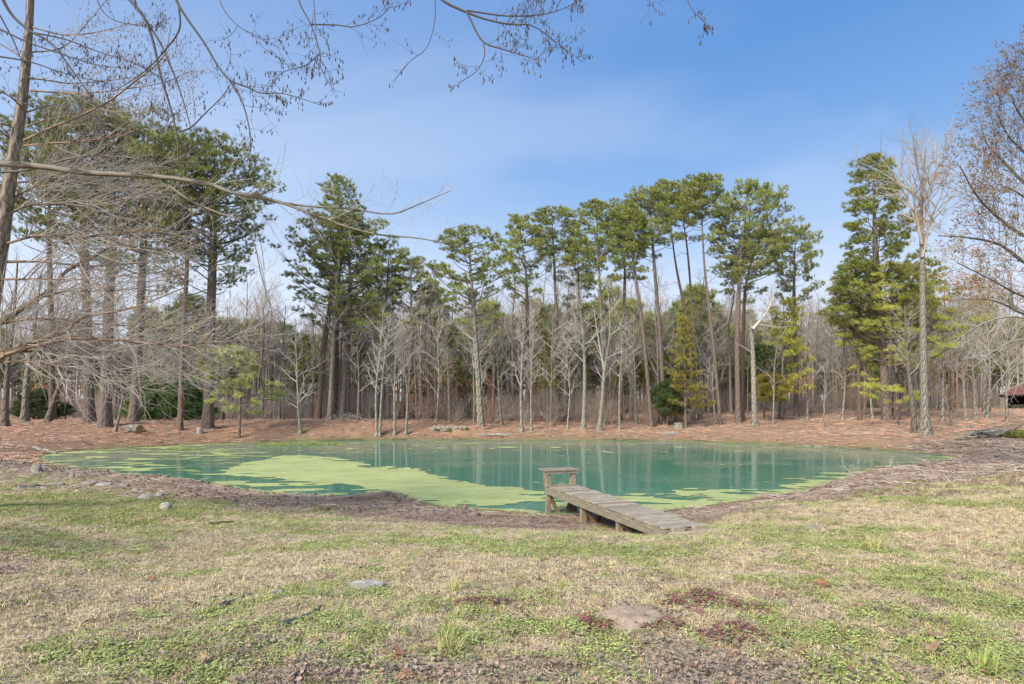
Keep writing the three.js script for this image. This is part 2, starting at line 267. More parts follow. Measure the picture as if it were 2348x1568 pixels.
// ---------------------------------------------------------------- the ground: one sheet, fine where it is near
{
  const az = [], R = [];
  for (let a = -52; a <= 52.001; a += 104 / 430) az.push(a * Math.PI / 180);
  for (let a = 58; a < 307; a += 7) az.push(a * Math.PI / 180);
  for (let r = 1.2; r < 160; r *= 1.0105) R.push(r);
  R.push(200, 300, 600, 1200);
  const pos = [], col = [], uv = [], idx = [], na = az.length;
  pos.push(0, height(0, 0), 0); col.push(0.3, 0.25, 0.15); uv.push(0, 0);
  const cStraw = [0.58, 0.45, 0.26], cGreen = [0.30, 0.32, 0.10], cSoil = [0.42, 0.325, 0.235], cMud = [0.40, 0.275, 0.185], cPine = [0.56, 0.35, 0.235], cClay = [0.76, 0.50, 0.32], cFloor = [0.55, 0.39, 0.28], cWeed = [0.36, 0.38, 0.14], cDark = [0.27, 0.21, 0.155];
  const mix = (a, b, t) => [lerp(a[0], b[0], t), lerp(a[1], b[1], t), lerp(a[2], b[2], t)];
  for (const r of R) for (const a of az) {
    const x = Math.sin(a) * r, z = -Math.cos(a) * r, d = -z;
    pos.push(x, r > 160 ? baseHeight(x, z) : height(x, z), z); uv.push(x / 2.3, z / 2.3);
    const L = lawn(x, z), far = smooth(0, 1, (L.sd < 20 ? (d - 33 - (1 - Math.min(1, Math.abs(x) / 30)) * 4) : d - 30) / 4);
    let c = mix(cStraw, cGreen, smooth(0.3, 1.0, L.g) * 0.8); c = mix(c, cSoil, smooth(0.3, 0.8, L.bare) * 0.85);
    const mud = mix(cMud, mix(cSoil, cPine, 0.3), smooth(0.42, 0.62, L.n2)); c = mix(c, mud, L.edge);
    // far bank and wood floor
    const clay = clamp(smooth(0.55, 0.68, fbm(x * 0.35, z * 0.5, 61, 4)) * smooth(12, 2, L.sd) * (x > -22 && x < 16 ? 1 : 0.3) + (Math.hypot(x + 4, z + 55.5) < 4.5 ? 0.6 * smooth(4.5, 1, Math.hypot(x + 4, z + 55.5)) : 0));
    let b = mix(mix(cPine, cFloor, smooth(-12, 16, x + (L.n - 0.5) * 16)), cClay, clay * 0.85); b = mix(b, cSoil, smooth(0.52, 0.72, L.n2) * 0.5);
    b = mix(b, mud, smooth(2.2, 0.3, L.sd) * 0.6); if (x > 20) b = mix(b, cSoil, 0.55 * smooth(20, 27, x) * smooth(46, 38, d));
    c = mix(c, b, far);
    c = mix(c, cDark, smooth(0.55, 0.66, fbm(x * 0.8, z * 0.8, 15, 3)) * smooth(2.4, 0.6, L.sd) * (far < 0.5 ? 0.6 : 0.3));
    c = mix(c, cWeed, smooth(0.9, 0.25, L.sd + (L.n2 - 0.5) * 1.6) * (far > 0.5 ? 0.45 : 0.75));
    if (L.sd < 0) c = [0.12, 0.14, 0.08];
    col.push(...c);
  }
  for (let i = 0; i < na; i++) idx.push(0, 1 + i, 1 + (i + 1) % na);
  for (let k = 0; k < R.length - 1; k++) for (let i = 0; i < na; i++) { const a = 1 + k * na + i, b = 1 + k * na + (i + 1) % na; idx.push(a, a + na, b, b, a + na, b + na); }
  for (let i = 0; i < idx.length; i += 3) { const t = idx[i + 1]; idx[i + 1] = idx[i + 2]; idx[i + 2] = t; }
  const g = new THREE.BufferGeometry(); g.setAttribute('position', new THREE.Float32BufferAttribute(pos, 3)); g.setAttribute('color', new THREE.Float32BufferAttribute(col, 3)); g.setAttribute('uv', new THREE.Float32BufferAttribute(uv, 2)); g.setIndex(idx); g.computeVertexNormals();
  if (g.attributes.normal.getY(5) < 0) { for (let i = 0; i < idx.length; i += 3) { const t = idx[i + 1]; idx[i + 1] = idx[i + 2]; idx[i + 2] = t; } g.setIndex(idx); g.computeVertexNormals(); }
  tag(mesh('ground', g, new THREE.MeshStandardMaterial({ vertexColors: true, map: texLitter, bumpMap: texLitter, bumpScale: 0.03, roughness: 0.97 })), 'sloping lawn, muddy shore and pine straw floor round the pond', null, null, 'structure');
}

// ---------------------------------------------------------------- the pond and its duckweed
{
  const c = shore.reduce((a, p) => [a[0] + p[0] / shore.length, a[1] + p[1] / shore.length], [0, 0]);
  const s = new THREE.Shape(shore.map(([x, z]) => { const dx = x - c[0], dz = z - c[1], l = Math.hypot(dx, dz), k = (l + 0.5) / l; return new THREE.Vector2(c[0] + dx * k, -(c[1] + dz * k)); }));
  const g = new THREE.ShapeGeometry(s); g.rotateX(-Math.PI / 2);
  const p = g.attributes.position, uv = g.attributes.uv; for (let i = 0; i < p.count; i++) uv.setXY(i, p.getX(i) / 14, p.getZ(i) / 14);
  const ripple = dataTex(1024, 1024, (u, v) => 0.5 + (0.35 + 1.1 * smooth(0.45, 0.7, wfbm(u, v, 4, 5, 61, 3))) * (0.55 * (wfbm(u, v, 25, 72, 3, 3) - 0.5) + 0.5 * (wfbm(u, v, 60, 150, 9, 2) - 0.5)), false);
  const w = mesh('water', g, new THREE.MeshPhysicalMaterial({ color: lin(0.085, 0.245, 0.16), roughness: 0.06, ior: 1.33, specularIntensity: 1, bumpMap: ripple, bumpScale: 0.014 }));
  tag(w, 'still teal green pond water', null, null, 'structure');

  // duckweed: thin floating sheets, edges found on a fine grid
  const P = L => L.map(onWater);
  const mat = P([[560, 1062], [640, 1046], [700, 1044], [760, 1048], [830, 1060], [850, 1071], [900, 1069], [960, 1077], [1000, 1090], [1060, 1104], [1110, 1114], [1180, 1119], [1250, 1127], [1262, 1140], [1200, 1147], [1150, 1160], [1090, 1166], [1030, 1163], [985, 1155], [945, 1143], [905, 1134], [872, 1126], [800, 1114], [720, 1106], [640, 1099], [560, 1094], [500, 1090], [520, 1078]]);
  const right = P([[1300, 1152], [1340, 1143], [1400, 1136], [1470, 1133], [1500, 1136], [1560, 1128], [1620, 1124], [1680, 1126], [1740, 1128], [1800, 1126], [1860, 1122], [1840, 1140], [1700, 1152], [1560, 1166], [1420, 1178], [1330, 1178], [1290, 1165]]);
  const streaks = [[P([[110, 1062], [130, 1042], [300, 1034], [520, 1032], [640, 1040], [600, 1062], [520, 1090], [420, 1098], [300, 1084], [180, 1070]]), 0.60], [P([[1790, 1118], [1850, 1104], [1960, 1086], [2060, 1070], [2140, 1052], [2195, 1046], [2205, 1052], [2080, 1068], [1990, 1082], [1900, 1112], [1860, 1126]]), 0.46], [P([[1230, 1140], [1160, 1152], [1080, 1170], [1180, 1176], [1300, 1176]]), 0.62], [P([[60, 1036], [300, 1024], [520, 1017], [520, 1022], [300, 1032], [120, 1046]]), 0.55], [P([[560, 1099], [700, 1106], [800, 1118], [850, 1124], [800, 1134], [680, 1130], [560, 1116], [480, 1100]]), 0.60], [P([[860, 1074], [900, 1070], [990, 1088], [1060, 1102], [1040, 1106], [960, 1090], [890, 1078]]), 0.7]];
  const small = P([[1130, 1026], [1165, 1023.5], [1195, 1026], [1165, 1027.4]]);
  const cover = (x, z) => {
    const sd = sdPoly(shore, x, z); if (sd > 0.7) return -1;
    const wob = (fbm(x * 0.7, z * 0.9, 201, 4) - 0.5) * 2.2 + (fbm(x * 3, z * 3.4, 207, 3) - 0.5) * 0.7;
    const ragged = fbm(x * 0.55, z * 1.9, 211, 5);
    let f = -sdPoly(mat, x, z) + wob * 0.75; f = Math.min(f, 1); f -= 6 * smooth(0.70, 0.76, fbm(x * 0.6, z * 2.2, 260, 4)) * smooth(1.6, 0.2, -sdPoly(mat, x, z));
    let r = -sdPoly(right, x, z) + wob * 0.5; r = Math.min(r + 0.5, 1.1) - 5 * smooth(0.56, 0.68, ragged) * smooth(-23.5, -19, z) * 0.6 - 2.4 * smooth(0.56, 0.64, fbm(x * 0.8, z * 2.4, 290, 4));
    f = Math.max(f, r, -sdPoly(small, x, z) * 2);
    for (const [q, th] of streaks) { const k = -sdPoly(q, x, z); if (k > -1.2) f = Math.max(f, Math.min((ragged - th) * 5 + Math.min(0, k * 0.9) + (fbm(x * 2, z * 5, 221, 3) - 0.5) * 1.2, 1)); }
    const farSide = z < -40 ? 1 : 0.5;                              // a thin line of weed along the shores
    f = Math.max(f, (smooth(-0.75 * farSide, -0.1, sd) - (z < -40 ? 0.42 : 0.55)) * 1.3 + (fbm(x * 0.9, z * 1.4, 231, 3) - (z < -40 ? 0.54 : 0.62)) * 3.2);
    return f;
  };
  const S = 0.1, x0 = -33, x1 = 31, z0 = -55, z1 = -17.5, nx = Math.round((x1 - x0) / S), nz = Math.round((z1 - z0) / S);
  const f = new Float32Array((nx + 1) * (nz + 1));
  for (let j = 0; j <= nz; j++) for (let i = 0; i <= nx; i++) { const x = x0 + i * S, z = z0 + j * S; f[j * (nx + 1) + i] = z < -42 && i % 2 && i < nx ? NaN : cover(x, z); }
  for (let j = 0; j <= nz; j++) for (let i = 1; i < nx; i++) { const k = j * (nx + 1) + i; if (Number.isNaN(f[k])) f[k] = (f[k - 1] + f[k + 1]) / 2; }
  const pos = [], idx = [], Y = 0.012; const vert = (x, z) => { pos.push(x, Y, z); return pos.length / 3 - 1; };
  for (let j = 0; j < nz; j++) {
    let run = -1;
    const flush = i => { if (run < 0) return; const a = x0 + run * S, b = x0 + i * S, za = z0 + j * S, q = vert(a, za); vert(b, za); vert(b, za + S); vert(a, za + S); idx.push(q, q + 3, q + 2, q, q + 2, q + 1); run = -1; };
    for (let i = 0; i < nx; i++) {
      const k = j * (nx + 1) + i, v = [f[k], f[k + 1], f[k + nx + 2], f[k + nx + 1]], n = v.filter(q => q > 0).length;
      if (n === 4) { if (run < 0) run = i; continue; }
      flush(i); if (!n) continue;
      const cx = [0, 1, 1, 0], cz = [0, 0, 1, 1], out = [];
      for (let e = 0; e < 4; e++) { const h = (e + 1) % 4; if (v[e] > 0) out.push([cx[e], cz[e]]); if ((v[e] > 0) !== (v[h] > 0)) { const t = v[e] / (v[e] - v[h]); out.push([lerp(cx[e], cx[h], t), lerp(cz[e], cz[h], t)]); } }
      const q = out.map(([a, b]) => vert(x0 + (i + a) * S, z0 + (j + b) * S)); for (let e = 2; e < q.length; e++) idx.push(q[0], q[e], q[e - 1]);
    }
    flush(nx);
  }
  const dg = new THREE.BufferGeometry(); dg.setAttribute('position', new THREE.Float32BufferAttribute(pos, 3));
  const uvs = new Float32Array(pos.length / 3 * 2), nn = new Float32Array(pos.length); for (let i = 0; i < pos.length / 3; i++) { uvs[2 * i] = pos[3 * i] / 4; uvs[2 * i + 1] = pos[3 * i + 2] / 4; nn[3 * i + 1] = 1; }
  dg.setAttribute('uv', new THREE.BufferAttribute(uvs, 2)); dg.setAttribute('normal', new THREE.BufferAttribute(nn, 3)); dg.setIndex(idx);
  const wc = dataTex(512, 512, (u, v) => { const n = wfbm(u, v, 5, 12, 31, 5), s = hash(u * 512 | 0, v * 512 | 0, 4), k = 0.76 + 0.20 * n + 0.12 * (s - 0.5), b = smooth(0.58, 0.72, wfbm(u, v, 9, 14, 55, 4)) * 0.35 + smooth(0.72, 0.75, wfbm(u, v, 26, 40, 155, 3)) * 0.8; return [k * lerp(1, 0.86, b), k * lerp(1, 0.88, b), k * lerp(0.98, 0.75, b)]; });
  tag(mesh('duckweed', dg, new THREE.MeshStandardMaterial({ color: lin(0.55, 0.60, 0.235), map: wc, bumpMap: wc, bumpScale: 0.01, roughness: 0.85 })), 'bright lime green duckweed floating on the pond in mats and streaks', 'duckweed', null, 'stuff');
}

// ---------------------------------------------------------------- branches, bare trees, conifers
// a branch as a tapering bent tube with side branches; o = per-level settings
function branch(mb, p, dir, len, r, lv, rnd, o) {
  const n = o.seg[lv], pts = [p.clone()], rad = [r], d = dir.clone(), q = p.clone(), dirs = [d.clone()];
  for (let i = 1; i <= n; i++) {
    d.x += (rnd() - 0.5) * o.wig[lv]; d.y += (rnd() - 0.5) * o.wig[lv] + o.up[lv]; d.z += (rnd() - 0.5) * o.wig[lv]; d.normalize();
    q.addScaledVector(d, len / n); pts.push(q.clone()); dirs.push(d.clone()); rad.push(lerp(r, r * o.tip, i / n));
  }
  mb.tube(pts, rad, o.sides[lv]);
  if (o.ends && lv >= o.endLevel) for (let i = 1; i <= n; i++) o.ends.push([pts[i], dirs[i]]);
  if (lv + 1 >= o.seg.length) return;
  sideBranches(mb, pts, dirs, rad, len, lv, rnd, o);
}
function sideBranches(mb, pts, dirs, rad, len, lv, rnd, o) {
  const n = pts.length - 1, k = Math.max(1, Math.round(o.n[lv] * (0.75 + 0.5 * rnd())));
  let az = rnd() * 6.28;
  for (let j = 0; j < k; j++) {
    const f = lerp(o.from[lv], 0.98, (j + rnd()) / k), x = f * n, i = Math.min(n - 1, Math.floor(x)), p = pts[i].clone().lerp(pts[i + 1], x - i), a = dirs[i];
    az += 2.4 + (rnd() - 0.5); const side = V(Math.cos(az), 0, Math.sin(az)); if (Math.abs(a.y) < 0.5) side.set(rnd() - 0.5, (rnd() - 0.5) * (o.flat ?? 1), rnd() - 0.5); side.addScaledVector(a, -side.dot(a)).normalize();
    const ang = o.ang[lv] * (0.7 + 0.6 * rnd()), d = a.clone().multiplyScalar(Math.cos(ang)).addScaledVector(side, Math.sin(ang)); d.y += o.lift[lv]; d.normalize();
    const l = len * o.ratio[lv] * (0.6 + 0.7 * rnd()) * (1.12 - 0.62 * f), rr = Math.max(o.min, Math.min(lerp(rad[i], rad[i + 1], x - i) * 0.72, l * o.thick));
    branch(mb, p, d, l, rr, lv + 1, rnd, o);
  }
}
const BARE_O = { seg: [8, 6, 4, 3], sides: [7, 4, 3, 3], wig: [0.10, 0.42, 0.55, 0.6], up: [0.01, 0.03, 0.03, 0.04], n: [16, 9, 4], from: [0.32, 0.18, 0.15], ang: [0.85, 0.75, 0.8], ratio: [0.25, 0.5, 0.5], lift: [0.10, 0.05, 0.03], tip: 0.25, min: 0.006, thick: 0.015 };
const spline = (pts, n) => { const c = curve(pts, n); return c; };
const tangents = pts => pts.map((p, i) => pts[Math.min(i + 1, pts.length - 1)].clone().sub(pts[Math.max(i - 1, 0)]).normalize());

// a bare tree whose trunk follows pixels of the photograph at distance d: path = [[px, py], ...] from the foot up; w = width of the foot in pixels
function bareTree(name, path, d, w, mats, seed, o, label, category = 'tree', group) {
  const rnd = rng(seed), foot = ground(path[0][0], d), t = thing(name, foot, label, category, group);
  const P = path.map(([x, y], i) => i ? at(x, y, d + (rnd() - 0.5) * 0.6) : foot.clone()).map(p => p.sub(foot)); P[0].y -= 0.15;
  const pts = spline(P, 14), r = w / 2 * d / F * 0.86, rad = pts.map((p, i) => r * (lerp(1, o.trunkTip ?? 0.22, i / 14) + 0.55 * Math.exp(-p.y * 2.2))), len = pts[14].distanceTo(pts[0]);
  const tr = new MB(); tr.tube(pts, rad, 9); mesh('trunk', tr.geo(), mats[0], t);
  const mb = new MB(), q = { ...BARE_O, ...o }; sideBranches(mb, pts, tangents(pts), rad, len, 0, rnd, q);
  for (const f of q.forks || []) { const fp = spline(f.map(([x, y]) => at(x, y, d + (rnd() - 0.5)).sub(foot)), 8), fr = taper(9, (q.forkW || 6) / 2 * d / F, 0.02); mb.tube(fp, fr, 5); sideBranches(mb, fp, tangents(fp), fr, fp[8].distanceTo(fp[0]), 1, rnd, { ...q, from: [0.2, 0.15, 0.15], n: [10, 9, 4] }); }
  mesh('branches', mb.geo(), mats[1], t).userData.kind = 'stuff';
  return t;
}

// clumps of needles
function tuftGeo(seed, n, len, width, open) {
  const r = rng(seed), m = new MB();
  for (let i = 0; i < n; i++) {
    const az = r() * 6.28, el = lerp(1.5, open, Math.pow(r(), 0.7)), d = dirAE(az, el), s = V(r() - 0.5, r() - 0.5, r() - 0.5).cross(d).normalize().multiplyScalar(width * (0.7 + 0.6 * r())), o = V(0, r() * len * 0.75, 0), L = len * (0.75 + 0.5 * r());
    m.tri(o.clone().add(s), o.clone().sub(s), o.clone().addScaledVector(d, L));
  }
  return m.geo();
}
const TUFT = [tuftGeo(1, 34, 0.25, 0.0125, -0.2), tuftGeo(2, 34, 0.23, 0.013, 0.0)];
const SPRAY = tuftGeo(3, 26, 0.26, 0.018, 0.2);
const ENV = {
  umb: t => (t < 0.5 ? 0.58 + 0.84 * t : 1) * Math.sqrt(Math.max(0.02, 1 - Math.pow(Math.max(0, (t - 0.45) / 0.57), 2))),
  oval: t => Math.pow(Math.sin(Math.PI * (0.14 + 0.84 * t)), 0.7),
  cone: t => Math.pow(1 - t, 0.75) + 0.05,
  spire: t => (1 - 0.66 * t) * Math.sqrt(Math.max(0.03, 1 - Math.pow(t, 4))),
  column: t => (0.95 - 0.45 * t) * Math.sqrt(Math.max(0.03, 1 - Math.pow(t, 5))),
};
// fills limbs (mesh builder) and tufts (instances) along a stem
const stemAt = (stem, y) => { let i = 1; while (i < stem.length - 1 && stem[i].y < y) i++; const A = stem[i - 1], B = stem[i]; return A.clone().lerp(B, clamp((y - A.y) / Math.max(1e-4, B.y - A.y))); };
function tuftOn(tufts, rnd, o, pp, dir, tone) {
  const c = new THREE.Color(), k = 0.80 + 0.4 * rnd() + tone; c.setRGB(o.tint[0] * k * (0.9 + 0.3 * rnd()), o.tint[1] * k, o.tint[2] * k * (0.8 + 0.4 * rnd()));
  tufts.push({ p: pp, q: toDir(dir), s: (o.size || 1) * (0.75 + 0.55 * rnd()), c });
}
function padTree(stem, crown, rnd, mb, tufts, o) {                  // boughs that rise to pads of needles spread through a dome
  const [b, e] = crown, env = ENV[o.shape || 'umb'], lobes = [rnd() * 6.28, rnd() * 6.28], n = Math.round(o.limbs * 1.65);
  let az = rnd() * 6.28;
  for (let k = 0; k < n; k++) {
    const t = Math.pow((k + rnd()) / n, o.bias || 0.72); az += 2.399 + (rnd() - 0.5);
    if (t < 0.38 && rnd() > (o.low ?? 0.7)) continue;
    const rr = o.half * env(t) * (0.34 + 0.7 * Math.sqrt(rnd())) * (1 + 0.2 * Math.sin(az * 2 + lobes[0]) + 0.15 * Math.sin(az + lobes[1] + t * 5)), y = lerp(b, e - 0.25, t);
    const c = stemAt(stem, y).add(V(Math.cos(az) * rr, 0, Math.sin(az) * rr)), s = stemAt(stem, Math.max(b - 1.5, y - rr * (o.rise ?? 0.55) * (0.7 + 0.6 * rnd()))), m = s.clone().lerp(c, 0.55).add(V((rnd() - 0.5) * 0.4, (o.sag ?? -0.12) * rr + (rnd() - 0.5) * 0.3, (rnd() - 0.5) * 0.4));
    const P = curve([s, m, c], 4), r0 = 0.016 + rr * 0.011; mb.tube(P, [r0, r0 * 0.85, r0 * 0.65, r0 * 0.45, r0 * 0.22], 4);
    const out = c.clone().sub(s).normalize(), tone = (rnd() - 0.5) * 0.34, pw = (o.pad || 0.62) * (0.7 + 0.7 * rnd()), ph = pw * (o.flat ?? 0.36);
    const put = (cc, w, h, cnt) => { for (let g = 0; g < cnt; g++) { const a = rnd() * 6.28, q = Math.sqrt(rnd()), v = (rnd() - 0.35) * 2 * h * Math.sqrt(1 - q * q * 0.8), off = V(Math.cos(a) * q * w, v, Math.sin(a) * q * w), pp = cc.clone().add(off); if (g % 4 === 0) mb.tube([P[3], pp.clone().addScaledVector(out, -0.08)], [r0 * 0.3, 0.005], 3); tuftOn(tufts, rnd, o, pp, off.multiplyScalar(0.7).addScaledVector(out, 0.35).add(V((rnd() - 0.5) * 0.7, 0.3 + 0.5 * rnd(), (rnd() - 0.5) * 0.7)).normalize(), tone); } };
    put(c, pw, ph, Math.round(17 * (o.dens || 1) * (pw / 0.62)));
    if (rr > 1.2) put(P[3].clone().add(V((rnd() - 0.5) * 0.6, 0.1, (rnd() - 0.5) * 0.6)), pw * 0.75, ph * 0.8, Math.round(8 * (o.dens || 1)));
    if (rr > 2.4 && rnd() < 0.7) put(P[2].clone().add(V((rnd() - 0.5) * 0.6, 0.15, (rnd() - 0.5) * 0.6)), pw * 0.6, ph * 0.7, Math.round(6 * (o.dens || 1)));
  }
}
function conifer(stem, rStem, crown, rnd, mb, tufts, o) {
  if (o.shape !== 'cone') return padTree(stem, crown, rnd, mb, tufts, o);
  const [b, e] = crown, nL = o.limbs, env = ENV.cone; let az = rnd() * 6.28; const lobes = [rnd() * 6.28, rnd() * 6.28];
  for (let k = 0; k < nL; k++) {
    const t = Math.pow((k + 0.15 + 0.7 * rnd()) / nL, o.bias || 0.8), y = lerp(b, e, t); az += 2.399 + (rnd() - 0.5) * 0.9;
    if (t < 0.35 && rnd() > (o.low ?? 0.7)) continue;
    const L = Math.max(0.25, o.half * env(t) * ((o.irr || 0.62) + (o.irr ? 0.85 : 0.5) * rnd()) * (1 + 0.22 * Math.sin(az * 2 + lobes[0]) + 0.14 * Math.sin(az + lobes[1] + t * 5))), p0 = stemAt(stem, y - L * (o.rise ?? 0.22));
    const el = lerp(o.el0 ?? 0.0, o.el1 ?? 0.95, Math.pow(t, 1.6)) + (rnd() - 0.5) * 0.35, d = dirAE(az, el), P = [p0], q = p0.clone(), dd = d.clone();
    for (let i = 0; i < 4; i++) { dd.y += (o.curl ?? 0.07) + (rnd() - 0.5) * 0.22; dd.x += (rnd() - 0.5) * 0.3; dd.z += (rnd() - 0.5) * 0.3; dd.normalize(); q.addScaledVector(dd, L / 4); P.push(q.clone()); }
    const r0 = 0.012 + L * 0.014; mb.tube(P, [r0, r0 * 0.85, r0 * 0.65, r0 * 0.45, r0 * 0.2], 4);
    const subs = Math.max(3, Math.round(L * (o.sub || 3.2))), tone = (rnd() - 0.5) * 0.25;
    for (let s = 0; s <= subs; s++) {
      const f = lerp(o.inner ?? 0.38, 1, s / subs), x = f * 4, i = Math.min(3, Math.floor(x)), bp = P[i].clone().lerp(P[i + 1], x - i), ax = P[i + 1].clone().sub(P[i]).normalize();
      const sd = V(-ax.z, (rnd() - 0.4) * 0.5, ax.x).normalize().multiplyScalar(s % 2 ? 1 : -1), sl = L * (o.spread ?? 0.34) * (0.35 + 0.65 * rnd()) * (1.15 - 0.6 * f) + 0.12, bd = ax.clone().multiplyScalar(0.65).add(sd).normalize(); bd.y += 0.1;
      const ep = bp.clone().addScaledVector(bd, sl); mb.tube([bp, bp.clone().lerp(ep, 0.5).add(V(0, 0.03, 0)), ep], [r0 * 0.32, r0 * 0.24, 0.004], 3);
      const nt = Math.max(2, Math.round((sl / 0.2) * (o.dens || 1)));
      for (let g = 0; g < nt; g++) {
        const fp = lerp(0.3, 1.05, (g + rnd() * 0.8) / nt), pp = bp.clone().addScaledVector(bd, sl * fp).add(V((rnd() - 0.5) * 0.22, (rnd() - 0.25) * 0.2, (rnd() - 0.5) * 0.22));
        tuftOn(tufts, rnd, o, pp, bd.clone().add(V((rnd() - 0.5) * 1.1, 0.45 + rnd() * 0.7, (rnd() - 0.5) * 1.1)).normalize(), tone);
      }
    }
  }
}
const PG = [0.265, 0.30, 0.072], PY = [0.40, 0.42, 0.075], PD = [0.215, 0.245, 0.066], CEDAR = [0.26, 0.23, 0.035];
// path from the foot up (pixels), crown = [py of its base, py of its top], half = half width in pixels
function pine(path, d, w, crown, half, seed, o, label, name = 'pine_tree', group) {
  const rnd = rng(seed), foot = ground(path[0][0], d), t = thing(name, foot, label, 'tree', group), k = d / F;
  const P = path.map(([x, y], i) => i ? at(x, y, d + (rnd() - 0.5) * 0.4) : foot.clone()).map(p => p.sub(foot)); P[0].y -= 0.2;
  const N = 16, pts = spline(P, N), r = w / 2 * k * (w < 19 ? 0.84 : 0.94), rad = pts.map((p, i) => Math.max(0.02, r * ((1 - 0.45 * (i / N)) * Math.pow(1 - Math.max(0, i / N - 0.55) / 0.45, 0.8) + 0.3 * Math.exp(-p.y * 1.6))));
  const tr = new MB(); tr.tube(pts, rad, 9); mesh('trunk', tr.geo(), o.bark || M.pineGrey, t);
  const mb = new MB(), tufts = [], yb = at(0, crown[0], d).y - foot.y, ye = at(0, crown[1], d).y - foot.y;
  conifer(pts, r, [yb, ye], rnd, mb, tufts, { limbs: 40, tint: PG, ...o, half: half * k * (o.shape === 'cone' ? 1 : 1.08) });
  for (let i = 0; i < (o.stubs ?? 7); i++) { const f = lerp(0.3, 0.75, rnd()) * N, j = Math.floor(f), p = pts[j], a = rnd() * 6.28, dd = dirAE(a, -0.1 + rnd() * 0.5), L = 0.5 + rnd() * 1.6; if (p.y < yb + 2) mb.tube([p, p.clone().addScaledVector(dd, L * 0.5), p.clone().addScaledVector(dd, L).add(V(0, 0.15 * (rnd() - 0.3), 0))], [0.03, 0.022, 0.006], 3); }
  mesh('branches', mb.geo(), M.pineLimb, t).userData.kind = 'stuff';
  instanced('crown', o.geo || TUFT[seed % 2], M.needle, tufts, t).userData.kind = 'stuff';
  return t;
}

// ---------------------------------------------------------------- pines along the left berm
pine([[205, 965], [198, 700], [190, 480], [194, 265]], 51, 23, [560, 246], 165, 101, { limbs: 62, pad: 0.78, low: 0.55, sub: 3.4 }, 'tall pine with thick grey trunk, second thick trunk from the left on the berm');
pine([[240, 978], [249, 700], [258, 440], [232, 255]], 48.5, 26, [620, 242], 170, 102, { limbs: 64, pad: 0.78, low: 0.5, tint: PD }, 'pine with flaring foot lowest on the left berm, beside the crooked sapling');
pine([[306, 964], [322, 700], [332, 470], [330, 280]], 52, 22, [650, 272], 165, 103, { limbs: 62, pad: 0.78, low: 0.5 }, 'tall pine on the berm in front of the bright green holly, leaning slightly right');
pine([[412, 972], [420, 760], [430, 560], [420, 330]], 50, 14, [640, 318], 140, 104, { limbs: 51, pad: 0.78, bark: M.pineRed, low: 0.4, tint: PD }, 'slender reddish-brown pine trunk on the berm between holly and light green young pine');
pine([[476, 966], [484, 700], [490, 500], [492, 330]], 52, 24, [640, 318], 140, 105, { limbs: 62, pad: 0.78, low: 0.75, el0: -0.1 }, 'rightmost tall pine of the left berm group, limbs reaching right into the sky');
pine([[120, 962], [116, 700], [112, 500], [118, 330]], 56, 16, [560, 300], 110, 106, { limbs: 48, pad: 0.78, bark: M.pineDark, tint: PD }, 'dark pine behind the left pine group, nearest the left edge');
pine([[548, 968], [550, 900], [540, 830], [535, 795]], 50.5, 7, [955, 792], 80, 107, { shape: 'column', limbs: 24, pad: 0.5, flat: 0.55, sag: 0.05, rise: 0.1, tint: [0.43, 0.48, 0.16], low: 0.6, stubs: 0, size: 1.05 }, 'light green young pine with drooping needles at the berm, right of the left pine group', 'young_pine');

// the group of four left of the middle
pine([[728, 963], [742, 800], [765, 640], [775, 500]], 60, 17, [720, 470], 95, 111, { limbs: 34, bark: M.pineRed, low: 0.7 }, 'orange-brown pine trunk leaning right, leftmost of the close group of four');
pine([[785, 959], [797, 760], [802, 620], [772, 410]], 61, 16, [760, 398], 112, 112, { shape: 'spire', limbs: 74, bias: 0.95, bark: M.pineGrey, low: 0.8, rise: 0.35 }, 'tallest of the close group of four pines, dense pointed crown');
pine([[768, 960], [772, 780], [776, 650], [800, 520]], 62, 12, [700, 470], 100, 113, { limbs: 34, bark: M.pineDark }, 'thin dark pine trunk third from the left in the close group of four');
pine([[880, 958], [884, 760], [888, 640], [893, 565]], 66, 10, [720, 560], 68, 114, { limbs: 28 }, 'short crowned pine just right of the pointed dense pine');
pine([[950, 958], [946, 800], [942, 660], [944, 600]], 70, 9, [740, 590], 62, 115, { limbs: 26 }, 'small pine with ragged crown left of the broad spreading pine');
// middle and right of the middle
pine([[1105, 976], [1092, 800], [1080, 640], [1073, 530]], 57, 14, [745, 515], 88, 121, { limbs: 44, bark: M.hard, low: 0.8, rise: 0.5, el0: 0.1 }, 'broad spreading pine on a pale grey trunk leaning left, first of the middle row');
pine([[1210, 958], [1208, 760], [1206, 640], [1190, 505]], 64, 12, [700, 490], 62, 122, { limbs: 34, low: 0.7 }, 'pine with flat crown second in the row beyond the clay heap');
pine([[1287, 955], [1277, 760], [1270, 600], [1264, 485]], 65, 11, [640, 470], 58, 123, { limbs: 34, low: 0.5 }, 'slim pine with round tuft crown third in the middle row');
pine([[1340, 952], [1330, 780], [1326, 640], [1322, 560]], 70, 9, [720, 545], 46, 124, { limbs: 28, tint: PD }, 'low dark pine between the slim round-tufted pine and the forked pine');
pine([[1386, 962], [1382, 800], [1374, 640], [1366, 470]], 62, 12, [670, 450], 60, 125, { limbs: 40, low: 0.6 }, 'dense crowned pine standing behind the crooked grey tree');
pine([[1422, 958], [1428, 760], [1432, 600], [1424, 470]], 66, 10, [650, 452], 46, 126, { limbs: 32, tint: PD }, 'dark slim pine between the dense crowned pine and the leaning pine');
pine([[1494, 966], [1474, 760], [1450, 590], [1436, 480]], 60, 12, [640, 470], 46, 127, { limbs: 34 }, 'pale brown pine trunk leaning left across its neighbours, right of the middle');
